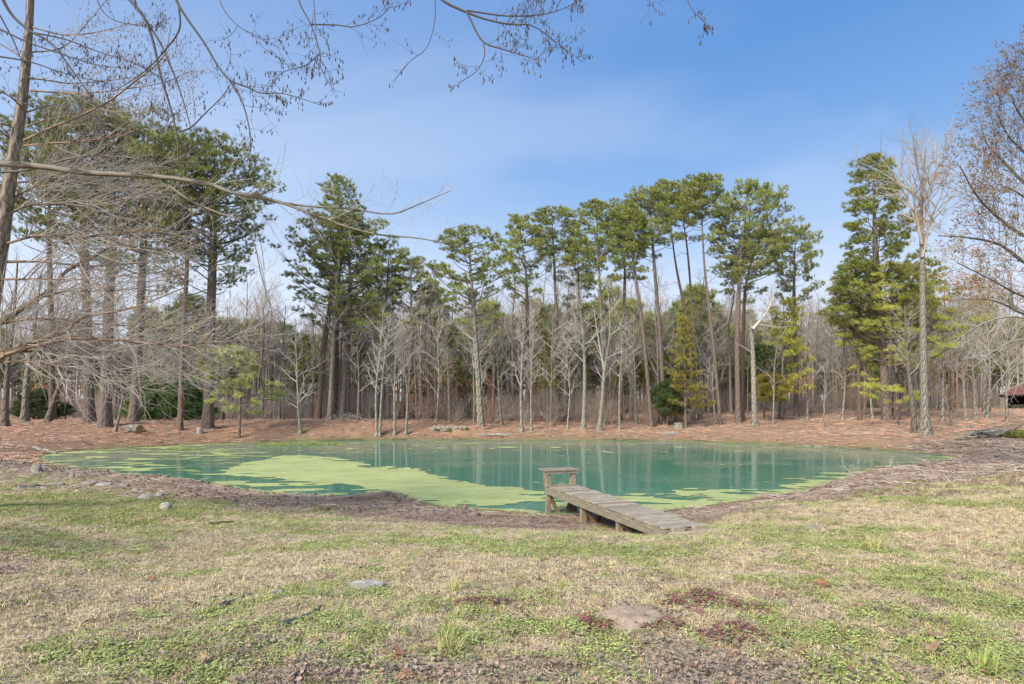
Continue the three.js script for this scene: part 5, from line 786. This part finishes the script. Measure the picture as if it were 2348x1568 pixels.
const stump = (px, py, w, h, label, mat = M.hardPale) => { const p = hit(px, py), k = -p.z / F, t = thing('tree_stump', p, label, 'stump'), m = new MB(), H = h * k, r = w / 2 * k; m.tube([V(0, -0.15, 0), V(0, H * 0.25, 0), V(0, H * 0.7, 0), V(0.01, H, 0)], [r * 1.5, r * 1.12, r, r * 0.97], 14); mesh('bark', m.geo(), mat, t); const c = mesh('cut_face', new THREE.CylinderGeometry(r * 0.95, r * 0.95, 0.02, 18), WOODS[0], t); c.position.set(0.01, H, 0); };
stump(1556, 982, 22, 13, 'pale sawn stump on the clay at the far shore, right of the middle'); stump(458, 992, 12, 12, 'small pale splintered stump on the left berm slope', stonePale);
{ // brush pile
  const t = thing('brush_pile', ground(1882, 72), 'heap of cut brown branches piled before the wood at the right', 'brush pile'), r = rng(31), m = new MB(); for (let i = 0; i < 420; i++) { const a = r() * 6.28, q = Math.sqrt(r()), x = Math.cos(a) * q * 2.5, z = Math.sin(a) * q * 1.3, y = (1 - q * q) * 1.15 * r(), d = dirAE(r() * 6.28, (r() - 0.4) * 0.7), L = 0.5 + r() * 1.1; m.tube([V(x, y, z), V(x, y, z).addScaledVector(d, L * 0.5).add(V(0, 0.06, 0)), V(x, y, z).addScaledVector(d, L)], [0.03, 0.024, 0.006], 3); } mesh('branches', m.geo(), M.twigRed, t).userData.kind = 'stuff';
}
for (const [px, d, label, n, R, s] of [[790, 59, 'heap of thin dead brush at the foot of the close group of four trees', 160, 2.2, 41], [1165, 68, 'low brush heap in the wood behind the clay heap', 120, 1.2, 42], [1130, 55, 'whitish roots and debris spilled beside the clay heap', 130, 1.3, 43], [1540, 55, 'whitish wood splinters lying before the pale sawn stump', 110, 1.2, 44]]) { const t = thing('debris_heap', ground(px, d), label, 'debris'), r = rng(s), m = new MB(); for (let i = 0; i < n; i++) { const a = r() * 6.28, q = Math.sqrt(r()), x = Math.cos(a) * q * R, z = Math.sin(a) * q * R * 0.5, y = (s > 42 ? 0.12 : 0.55) * (1 - q * q) * r(), dd = dirAE(r() * 6.28, (r() - 0.3) * (s > 42 ? 0.3 : 0.8)), L = 0.4 + r() * (s > 42 ? 0.5 : 1.2), p = V(x, y, z); m.tube([p, p.clone().addScaledVector(dd, L * 0.5).add(V(0, 0.05, 0)), p.clone().addScaledVector(dd, L)], [0.022, 0.016, 0.005], 3); } mesh('sticks', m.geo(), s > 42 ? M.twigPale : M.twigGrey, t).userData.kind = 'stuff'; }
{ // low rubble wall in the bank, and a white bucket on a post behind
  const p = ground(1030, 55.6), t = thing('stone_wall', p, 'low mossy block wall set into the far bank left of the clay heap', 'wall'), r = rng(9); t.rotation.y = -0.06; for (let row = 0; row < 2; row++) for (let i = 0; i < 8; i++) { const b = mesh('block', rockGeo(30 + i + row * 8, 0.62, 0.4, 0.6), row ? stoneM : [stoneM, mossM, stoneM][i % 3], t); b.position.set(-1.6 + i * 0.42 + row * 0.2, 0.1 + row * 0.22, (r() - 0.5) * 0.12); }
  const q = ground(1243, 66), u = thing('post_feeder', q, 'white bucket hung on a thin post in the wood above the dock', 'feeder'), m = new MB(); m.tube([V(0, -0.2, 0), V(0.01, 1.0, 0)], [0.03, 0.03], 5, true); mesh('post', m.geo(), M.hard, u); const c = mesh('bucket', new THREE.LatheGeometry([[0.0, 0], [0.13, 0], [0.17, 0.34], [0.18, 0.35], [0.165, 0.35], [0.12, 0.03], [0, 0.03]].map(([x, y]) => new THREE.Vector2(x, y)), 14), new THREE.MeshStandardMaterial({ color: lin(0.8, 0.8, 0.8), roughness: 0.5 }), u); c.position.set(-0.05, 0.62, 0.18);
}
{ // fence of thin posts with white tips far behind at the right
  for (let i = 0; i < 12; i++) { const px = 1835 + i * 38, p = ground(px, 88), t = thing('fence_post', p, `thin white-tipped fence post, ${['first', 'second', 'third', 'fourth', 'fifth', 'sixth', 'seventh', 'eighth', 'ninth', 'tenth', 'eleventh', 'twelfth'][i]} from the left in the row behind the brush pile`, 'fence post', 'white-tipped fence posts behind the brush pile'), m = new MB(), c = new MB(); m.tube([V(0, -0.2, 0), V(0, 1.25, 0)], [0.03, 0.03], 4, true); c.tube([V(0, 1.25, 0), V(0, 1.42, 0)], [0.035, 0.035], 4, true); mesh('post', m.geo(), M.hardDark, t); mesh('tip', c.geo(), stonePale, t); }
}
{ // fallen dead tree by the right shore and the mossy log at its end
  const r = rng(19), p = hit(2262, 1004), t = thing('fallen_tree', p, 'fallen grey dead tree with tangled branches at the right shore', 'fallen tree'), m = new MB(); m.tube(spline([V(-1.5, 0.28, 0.1), V(-0.4, 0.34, 0), V(0.9, 0.40, -0.1), V(2.0, 0.38, -0.25)], 10), taper(11, 0.26, 0.30).map(q => q * (0.9 + 0.2 * r())), 10, true); mesh('trunk', m.geo(), logGrey, t);
  const b = new MB(); for (let i = 0; i < 34; i++) branch(b, V(-1.6 + r() * 3.4, 0.25 + r() * 0.2, 0.1 + r() * 0.3), dirAE(1.57 + (r() - 0.5) * 3.4, (r() - 0.35) * 0.9), 0.8 + r() * 1.2, 0.05, 1, r, { ...BARE_O, seg: [1, 5, 4, 3], n: [0, 3, 2], up: [0, -0.12, -0.1, 0], min: 0.012, tip: 0.4 }); mesh('branches', b.geo(), logGrey, t).userData.kind = 'stuff';
  const lm = new MB(); lm.tube(spline([V(-2.6, 0.08, 0.5), V(-1.2, 0.14, 0.6), V(0.4, 0.30, 0.5), V(1.4, 0.62, 0.2)], 10), taper(11, 0.07, 0.05), 6, true); mesh('limb', lm.geo(), logM, t);
  const q = hit(2338, 1008), u = thing('mossy_log', q, 'thick mossy log with dark hollow end at the right picture edge', 'log'), k = new MB(); k.tube(spline([V(-0.75, 0.34, -0.1), V(0, 0.36, 0), V(0.5, 0.33, 0.2)], 6), [0.30, 0.36, 0.38, 0.37, 0.37, 0.36, 0.35], 12, true); mesh('bark', k.geo(), mossM, u); const h = mesh('hollow_end', new THREE.RingGeometry(0.02, 0.27, 18), M.twigDark, u); h.position.set(0.515, 0.332, 0.206); h.quaternion.setFromUnitVectors(V(0, 0, 1), V(0.9, -0.05, 0.4).normalize());
}
{ // dead reeds and twigs standing in the water on the right
  for (const [px, py, hgt, n, label, s] of [[1955, 1092, 46, 7, 'dead branching twig standing in the weed at the right shore', 3], [2040, 1068, 30, 6, 'smaller dead twigs in the water right of the branching one', 4], [1800, 1140, 18, 5, 'few short dry stems in the weed near the right lawn', 5], [700, 1010, 14, 5, 'short dark twigs in the water at the far left shore', 6], [300, 1100, 22, 6, 'dead forked twigs on the mud rim at the left', 7]]) { const [x, z] = onWater([px, py]), t = thing('dead_twig', V(x, Math.max(0, height(x, z)), z), label, 'twig'), r = rng(s), m = new MB(), k = -z / F; for (let i = 0; i < n; i++) branch(m, V((r() - 0.5) * 0.5, -0.1, (r() - 0.5) * 0.3), dirAE(r() * 6.28, 0.9 + r() * 0.6), hgt * k * (0.5 + 0.7 * r()), 0.012, 1, r, { ...BARE_O, seg: [1, 5, 3, 2], n: [0, 4, 2], min: 0.005, tip: 0.4 }); mesh('stems', m.geo(), M.twigPale, t).userData.kind = 'stuff'; }
}

// ---------------------------------------------------------------- grass, litter, leaves
const bladeTuft = (seed, n, h, w, open, spread) => { const r = rng(seed), m = new MB(); for (let i = 0; i < n; i++) { const az = r() * 6.28, el = lerp(1.45, open, r()), d = dirAE(az, el), s = V(-Math.sin(az), 0, Math.cos(az)).applyAxisAngle(UPV, (r() - 0.5) * 2).multiplyScalar(w * (0.6 + 0.8 * r())), o = V((r() - 0.5) * spread, -0.004, (r() - 0.5) * spread), L = h * (0.5 + 0.8 * r()), mid = o.clone().addScaledVector(d, L * 0.55), d2 = d.clone().add(V(0, -0.45 - 0.4 * r(), 0)).normalize(), tip = mid.clone().addScaledVector(d2, L * 0.45), s2 = s.clone().multiplyScalar(0.75); m.tri(o.clone().add(s), o.clone().sub(s), mid.clone().add(s2)); m.tri(o.clone().sub(s), mid.clone().sub(s2), mid.clone().add(s2)); m.tri(mid.clone().add(s2), mid.clone().sub(s2), tip); } return m.geo(); };
{
  const MQ = hit(1452, 1422), MX = MQ.x, MZ = MQ.z, rnd = rng(2024), dry = [], green = [], clover = [], straw = [], red = [], c = new THREE.Color();
  const gDry = bladeTuft(1, 15, 0.060, 0.0022, 0.12, 0.10), gGreen = bladeTuft(2, 13, 0.062, 0.0024, 0.3, 0.08), gStraw = (() => { const r = rng(3), m = new MB(); for (let i = 0; i < 15; i++) { const a = r() * 6.28, d = V(Math.cos(a), (r() - 0.5) * 0.25, Math.sin(a)), o = V((r() - 0.5) * 0.16, 0.006 + r() * 0.012, (r() - 0.5) * 0.16), s = V(-d.z, 0.2, d.x).multiplyScalar(0.0010 + r() * 0.0016), L = 0.02 + r() * 0.065, p = o.clone().addScaledVector(d, L / 2).add(V(0, 0.006, 0)), q = o.clone().addScaledVector(d, L); m.tri(o.clone().add(s), o.clone().sub(s), p.clone().add(s)); m.tri(o.clone().sub(s), p.clone().sub(s), p.clone().add(s)); m.tri(p.clone().add(s), p.clone().sub(s), q); } return m.geo(); })();
  const gClover = (() => { const r = rng(4), m = new MB(); for (let i = 0; i < 16; i++) { const x = (r() - 0.5) * 0.13, z = (r() - 0.5) * 0.13, y = 0.012 + r() * 0.025, R = 0.0045 + r() * 0.006, a0 = r() * 6; const C = V(x, y, z), e = [0, 1, 2, 3, 4].map(k => V(x + Math.cos(a0 + k * 1.257) * R, y + (r() - 0.4) * 0.008, z + Math.sin(a0 + k * 1.257) * R)); for (let k = 0; k < 5; k++) m.tri(C, e[(k + 1) % 5], e[k]); } return m.geo(); })();
  const place = (p, s, tilt) => ({ p, q: new THREE.Quaternion().setFromEuler(new THREE.Euler((rnd() - 0.5) * tilt, rnd() * 6.28, (rnd() - 0.5) * tilt)), s });
  for (let i = 0; i < 150000; i++) {
    const u = rnd(), d = 3.2 + 22.5 * Math.pow(u, 0.92), x = (rnd() * 2 - 1) * (0.95 * d + 0.3), z = -d, L = lawn(x, z); if (L.sd < 0.7 || Math.hypot(x - MX, z - MZ) < 0.30) continue;
    const far = 1 + Math.max(0, d - 6) * 0.035, y = height(x, z), k = rnd(), v = 0.6 + 0.65 * rnd();
    if (k < L.bare * 0.93) { if (rnd() < 0.55 || d > 14) { const w = 0.75 + 0.5 * rnd(); straw.push({ ...place(V(x, y, z), (0.8 + 0.5 * rnd()) * far, 0.5), c: L.edge > 0.4 ? c.setRGB(0.42 * w, 0.30 * w, 0.22 * w).clone() : c.setRGB(0.50 * w, 0.40 * w, 0.275 * w).clone() }); } continue; }
    const gshare = smooth(0.12, 0.95, L.g) * 0.9;
    if (rnd() < gshare) { if (rnd() < 0.4) clover.push({ ...place(V(x, y, z), (0.8 + 0.6 * rnd()) * far, 0.3), c: c.setRGB(0.37 * v, 0.42 * v, 0.13 * v).clone() }); else green.push({ ...place(V(x, y, z), (0.6 + 0.55 * rnd()) * far, 0.5), c: c.setRGB((0.36 + 0.14 * rnd()) * v, 0.42 * v, 0.14 * v).clone() }); }
    else if (rnd() < 0.24) straw.push({ ...place(V(x, y, z), (0.8 + 0.6 * rnd()) * far, 0.4), c: c.setRGB(0.64 * v, 0.52 * v, 0.335 * v).clone() });
    else dry.push({ ...place(V(x, y, z), (0.55 + 0.55 * rnd()) * far, 0.7), c: c.setRGB(0.76 * v, 0.62 * v, 0.35 * v).clone() });
  }
  for (let i = 0; i < 5000; i++) { const b = RED[Math.floor(rnd() * RED.length)], a = rnd() * 6.28, q = Math.sqrt(-Math.log(1 - rnd() * 0.95)) * 0.75, x = b[0] + Math.cos(a) * q * b[2], z = b[1] + Math.sin(a) * q * b[3]; if (rnd() > b[4] * 0.45 || fbm(x * 4, z * 4, 66, 3) < 0.5) continue; const v = 0.7 + 0.6 * rnd(); red.push({ ...place(V(x, height(x, z), z), 0.7 + 0.6 * rnd(), 0.8), c: rnd() < 0.7 ? c.setRGB(0.24 * v, 0.085 * v, 0.085 * v).clone() : c.setRGB(0.22 * v, 0.26 * v, 0.07 * v).clone() }); }
  tag(instanced('dry_grass', gDry, M.blade, dry), 'short straw-coloured dormant lawn grass', 'grass', null, 'stuff'); tag(instanced('green_grass', gGreen, M.blade, green), 'short fresh green grass growing through the dormant lawn', 'grass', null, 'stuff'); tag(instanced('clover', gClover, M.blade, clover), 'low green clover and small weeds in the lawn', 'clover', null, 'stuff'); tag(instanced('straw_litter', gStraw, M.blade, straw), 'loose straw and plant litter lying on the lawn and mud', 'litter', null, 'stuff'); tag(instanced('red_weeds', gClover, M.blade, red), 'low dark red weeds around the small soil mound', 'weeds', null, 'stuff');
  // pine straw, bark and twigs on the banks and the wood floor
  const gBark = (() => { const r = rng(8), m = new MB(); for (let i = 0; i < 5; i++) { const a = r() * 6.28, d = V(Math.cos(a), (r() - 0.35) * 0.2, Math.sin(a)), o = V((r() - 0.5) * 0.4, 0.02 + r() * 0.03, (r() - 0.5) * 0.4), L = 0.15 + r() * 0.4; m.tube([o, o.clone().addScaledVector(d, L / 2).add(V(0, 0.02, 0)), o.clone().addScaledVector(d, L)], [0.008 + r() * 0.012, 0.008 + r() * 0.008, 0.003], 3); } return m.geo(); })();
  const bank = []; for (let i = 0; i < 42000; i++) {
    const d = lerp(17, 80, Math.pow(rnd(), 0.8)), x = (rnd() * 2 - 1) * 0.95 * d, z = -d, sd = d < 58 ? sdPoly(shore, x, z) : 20; if (sd < 0.25) continue; const t = x / d; if (d < 24 && sd > 5 && t > -0.62) continue; if (d < 22 && t < -0.5 && sd > 7) continue; if (t > 0.5 && d < 21) continue;
    const right = t > 0.45 && d < 42, w = 0.7 + 0.6 * rnd(), near = d < 32; if (rnd() > (right ? 0.95 : sd < 6 ? 0.6 : 0.5)) continue;
    bank.push({ ...place(V(x, height(x, z), z), (0.6 + 0.9 * rnd()) * (right ? 1.25 : near ? 0.8 : 1.05), 0.5), c: right || near ? (rnd() < 0.5 ? c.setRGB(0.32 * w, 0.22 * w, 0.16 * w).clone() : c.setRGB(0.45 * w, 0.36 * w, 0.28 * w).clone()) : (rnd() < 0.7 ? c.setRGB(0.58 * w, 0.34 * w, 0.22 * w).clone() : c.setRGB(0.46 * w, 0.36 * w, 0.27 * w).clone()) }); }
  tag(instanced('bank_litter', gBark, M.leaf, bank), 'fallen twigs, bark and pine straw scattered over the banks', 'litter', null, 'stuff');
  // dead leaf flakes in the lawn and litter
  const gFlake = (() => { const r = rng(14), m = new MB(); for (let i = 0; i < 5; i++) { const C = V((r() - 0.5) * 0.22, 0.012 + r() * 0.02, (r() - 0.5) * 0.22), a = r() * 6.28, R = 0.007 + r() * 0.011, q = k => C.clone().add(V(Math.cos(a + k) * R * (0.6 + 0.5 * r()), (r() - 0.3) * R * 0.8, Math.sin(a + k) * R * (0.6 + 0.5 * r()))), e = [q(0), q(1.3), q(2.6), q(3.9), q(5.1)]; for (let k = 0; k < 5; k++) m.tri(C, e[(k + 1) % 5], e[k]); } return m.geo(); })();
  const flakes = []; for (let i = 0; i < 40000 && flakes.length < 9000; i++) { const d = 3.2 + 15 * rnd(), x = (rnd() * 2 - 1) * 0.95 * d, z = -d, L = lawn(x, z); if (L.sd < 0.6 || Math.hypot(x - MX, z - MZ) < 0.34 || rnd() > 0.10 + L.bare * 0.9) continue; const w = 0.6 + 0.7 * rnd(), q = rnd(); flakes.push({ ...place(V(x, height(x, z) + 0.012, z), 0.7 + 0.8 * rnd(), 0.9), c: q < 0.4 ? c.setRGB(0.36 * w, 0.23 * w, 0.15 * w).clone() : q < 0.8 ? c.setRGB(0.31 * w, 0.235 * w, 0.175 * w).clone() : c.setRGB(0.20 * w, 0.15 * w, 0.12 * w).clone() }); }
  tag(instanced('leaf_litter', gFlake, M.leaf, flakes), 'small dead brown and grey leaf pieces strewn in the lawn', 'leaf litter', null, 'stuff');
  // churned clods of soil along the near left rim and the right shore
  const clodG = rockGeo(91, 1, 0.7, 1); const clods = []; for (let i = 0; i < 40000 && clods.length < 5200; i++) { const d = lerp(17, 42, rnd()), t = lerp(-0.95, 0.95, rnd()), x = t * d, z = -d, sd = d < 58 ? sdPoly(shore, x, z) : 20, n = fbm(x * 0.7, z * 0.7, 404, 3); const ok = t < -0.06 ? sd > 0.1 && sd < 4.4 : t > 0.36 ? sd > 0.2 && sd < 6.5 : sd > 0.5 && sd < 1.8 && rnd() < 0.15; if (!ok || n < 0.47 || (z < -38 && t < 0.5)) continue; const w = 0.7 + 0.6 * rnd(), s = 0.05 + 0.16 * Math.pow(rnd(), 3); clods.push({ p: V(x, height(x, z) + s * 0.15, z), q: new THREE.Quaternion().setFromEuler(new THREE.Euler(rnd() * 6, rnd() * 6, rnd() * 6)), s, c: rnd() < 0.7 ? c.setRGB(0.19 * w, 0.125 * w, 0.08 * w).clone() : c.setRGB(0.22 * w, 0.155 * w, 0.11 * w).clone() }); }
  tag(instanced('soil_clods', clodG, M.leaf, clods), 'churned dark brown clods of soil along the muddy rim and right shore', 'soil', null, 'stuff');
  // weedy fringe where the water meets the land
  const fringe = []; for (let i = 0; i < 26000 && fringe.length < 5200; i++) { const x = lerp(-33, 30, rnd()), z = -lerp(17, 55, rnd()), sd = sdPoly(shore, x, z); if (sd < -0.15 || sd > 1.1 || fbm(x * 0.5, z * 0.5, 303, 3) < 0.5) continue; const v = 0.7 + 0.5 * rnd(); fringe.push({ ...place(V(x, Math.max(0.01, height(x, z)), z), 1.3 + rnd() * 1.2, 0.6), c: rnd() < 0.6 ? c.setRGB(0.26 * v, 0.31 * v, 0.09 * v).clone() : c.setRGB(0.36 * v, 0.27 * v, 0.15 * v).clone() }); }
  for (const [px, py, n, w] of [[660, 1019, 120, 1.6], [745, 1018, 160, 1.5], [620, 1022, 60, 1], [420, 1030, 60, 1.2]]) { const [x0, z0] = onWater([px, py]); for (let i = 0; i < n; i++) fringe.push({ ...place(V(x0 + (rnd() - 0.5) * 2 * w, 0.01, z0 + (rnd() - 0.5) * 0.7 * w), 2 + rnd() * 2, 0.6), c: c.setRGB(0.30 + 0.1 * rnd(), 0.36, 0.10).clone() }); }
  tag(instanced('shore_weeds', gGreen, M.blade, fringe), 'short green and brown weeds along the waterline', 'weeds', null, 'stuff');
}
// the bare mound of fine soil
{ const g = new THREE.SphereGeometry(1, 40, 14, 0, 6.2832, 0, 1.57), p = g.attributes.position; for (let i = 0; i < p.count; i++) { const x = p.getX(i), z = p.getZ(i), n = fbm(x * 3 + 9, z * 3 + 9, 12, 4); p.setXYZ(i, x * 0.36 * (0.85 + 0.35 * n), p.getY(i) * 0.10 * (0.75 + 0.5 * n) + 0.02 * (fbm(x * 14 + 30, z * 14 + 30, 5, 2) - 0.5), z * 0.33 * (0.85 + 0.35 * n)); } g.computeVertexNormals(); const q = hit(1452, 1422), st = dataTex(256, 256, (u, v) => { const k = 0.7 + 0.3 * wfbm(u, v, 20, 20, 8, 4) + 0.16 * (hash(u * 256 | 0, v * 256 | 0, 2) - 0.5); return [k, k * 0.97, k * 0.93]; }), o = mesh('soil_mound', g, new THREE.MeshStandardMaterial({ color: lin(0.56, 0.44, 0.335), map: rep(st, 3, 1), bumpMap: rep(st, 3, 1), bumpScale: 0.006, roughness: 1 })); o.position.copy(q).add(V(0, -0.02, 0)); tag(o, 'bare rounded mound of fine brown soil among the red weeds', 'soil mound'); }
// single tufts that stand out
{
  const g = [bladeTuft(21, 90, 0.20, 0.0035, 0.5, 0.12), bladeTuft(22, 70, 0.15, 0.0032, 0.3, 0.12)], gm = new THREE.MeshStandardMaterial({ color: lin(0.36, 0.42, 0.11), roughness: 0.85 }), ym = new THREE.MeshStandardMaterial({ color: lin(0.52, 0.48, 0.19), roughness: 0.85 }), G = 'grass tufts standing out of the lawn';
  for (const [px, py, s, k, m, label] of [[1030, 1462, 0.85, 0, gm, 'round green grass tuft in the litter, upper one of two near the bottom'], [1025, 1500, 1.0, 0, ym, 'yellowish grass tuft, lower one of two near the bottom'], [1042, 1356, 0.8, 0, ym, 'spreading yellow-green tuft left of the middle lawn, right of the pale rock'], [1290, 1346, 0.75, 1, gm, 'green grass tuft in the middle of the lawn'], [2000, 1260, 1.2, 0, ym, 'yellow-brown grass tuft on the right lawn beside the clover'], [1690, 1265, 1.0, 1, ym, 'dry yellow tuft right of the dock landing'], [730, 1366, 0.9, 1, gm, 'fresh green tuft beside the two pale rocks'], [1588, 1215, 1.5, 1, gm, 'dark green tuft growing at the end of the dock'], [2260, 1540, 0.9, 0, gm, 'long bright green grass at the lower right corner'], [2200, 1440, 0.8, 0, gm, 'upright green tuft on the right lawn above the corner']]) { const p = hit(px, py); tag(put(mesh('grass_tuft', g[k], m), p, px, 0.005), label, 'grass tuft', G); o_scale(scene.children[scene.children.length - 1], s * 1.35); }
  function o_scale(o, s) { o.scale.setScalar(s); }
  // fallen lobed leaves
  const leafShape = new THREE.Shape(); const pts = [[0, -0.5], [0.08, -0.2], [0.42, -0.28], [0.30, -0.05], [0.52, 0.16], [0.24, 0.14], [0.2, 0.34], [0, 0.55], [-0.2, 0.32], [-0.26, 0.12], [-0.5, 0.14], [-0.3, -0.06], [-0.4, -0.3], [-0.07, -0.2]]; leafShape.moveTo(...pts[0]); pts.slice(1).forEach(p => leafShape.lineTo(...p));
  const leaf = (seed, curl) => { const b = new THREE.ExtrudeGeometry(leafShape, { depth: 0.012, bevelEnabled: false, steps: 1 }), r = rng(seed), p = b.attributes.position, a = r() * 3; for (let i = 0; i < p.count; i++) { const x = p.getX(i), y = p.getY(i), q = x * Math.cos(a) + y * Math.sin(a); p.setXYZ(i, x * (1 - curl * 0.3), p.getZ(i) + curl * (q * q * 1.1 + 0.25 * x * y), y); } b.computeVertexNormals(); return b; };
  const lms = [[0.50, 0.25, 0.145], [0.58, 0.40, 0.25], [0.44, 0.27, 0.19], [0.62, 0.33, 0.18]].map(([r, g, b]) => new THREE.MeshStandardMaterial({ color: lin(r, g, b), roughness: 0.8, map: stoneT }));
  [[1884, 1348, 42, 0, 'large crumpled brown lobed leaf on the right lawn'], [1972, 1398, 26, 1, 'narrow curled tan leaf below the large brown one'], [912, 1512, 36, 0, 'orange-brown lobed leaf on the dark litter near the bottom'], [930, 1560, 34, 3, 'upright orange leaf at the bottom edge'], [466, 1524, 42, 1, 'tan lobed leaf lying in the grass at the lower left'], [2130, 1502, 44, 1, 'pale pinkish-tan leaf on the lower right lawn'], [2150, 1470, 40, 1, 'flat tan leaf half hidden in grass above the pinkish one'], [1640, 1497, 20, 3, 'small orange leaf on the bare soil'], [1830, 1504, 30, 2, 'dark brown curled leaf right of the straw bundle'], [345, 1336, 20, 3, 'faded orange leaf flat in the dry lawn'], [440, 1392, 22, 1, 'small tan leaf in the dry lawn'], [1936, 1512, 22, 2, 'dull brown leaf at the lower right among the clover'], [720, 1478, 22, 2, 'brown leaf beside the short thick piece of wood'], [2160, 1450, 14, 3, 'tiny orange leaf on the right lawn'], [1290, 1470, 20, 2, 'small brown leaf in the litter below the middle tuft'], [1950, 1545, 22, 2, 'dark leaf at the bottom right beside the thin stick']].forEach(([px, py, w, m, label], i) => { const p = hit(px, py), s = 1.25 * w * -p.z / F, o = mesh('fallen_leaf', leaf(i + 1, 0.7 + (i % 3) * 0.4), lms[m]); o.scale.setScalar(s); o.position.copy(p).add(V(0, 0.04, 0)); o.rotation.set(0.35 + 0.2 * (i % 3), i * 1.7, 0.3 - 0.15 * (i % 4)); tag(o, label, 'leaf'); });
}

renderer.render(scene, camera);
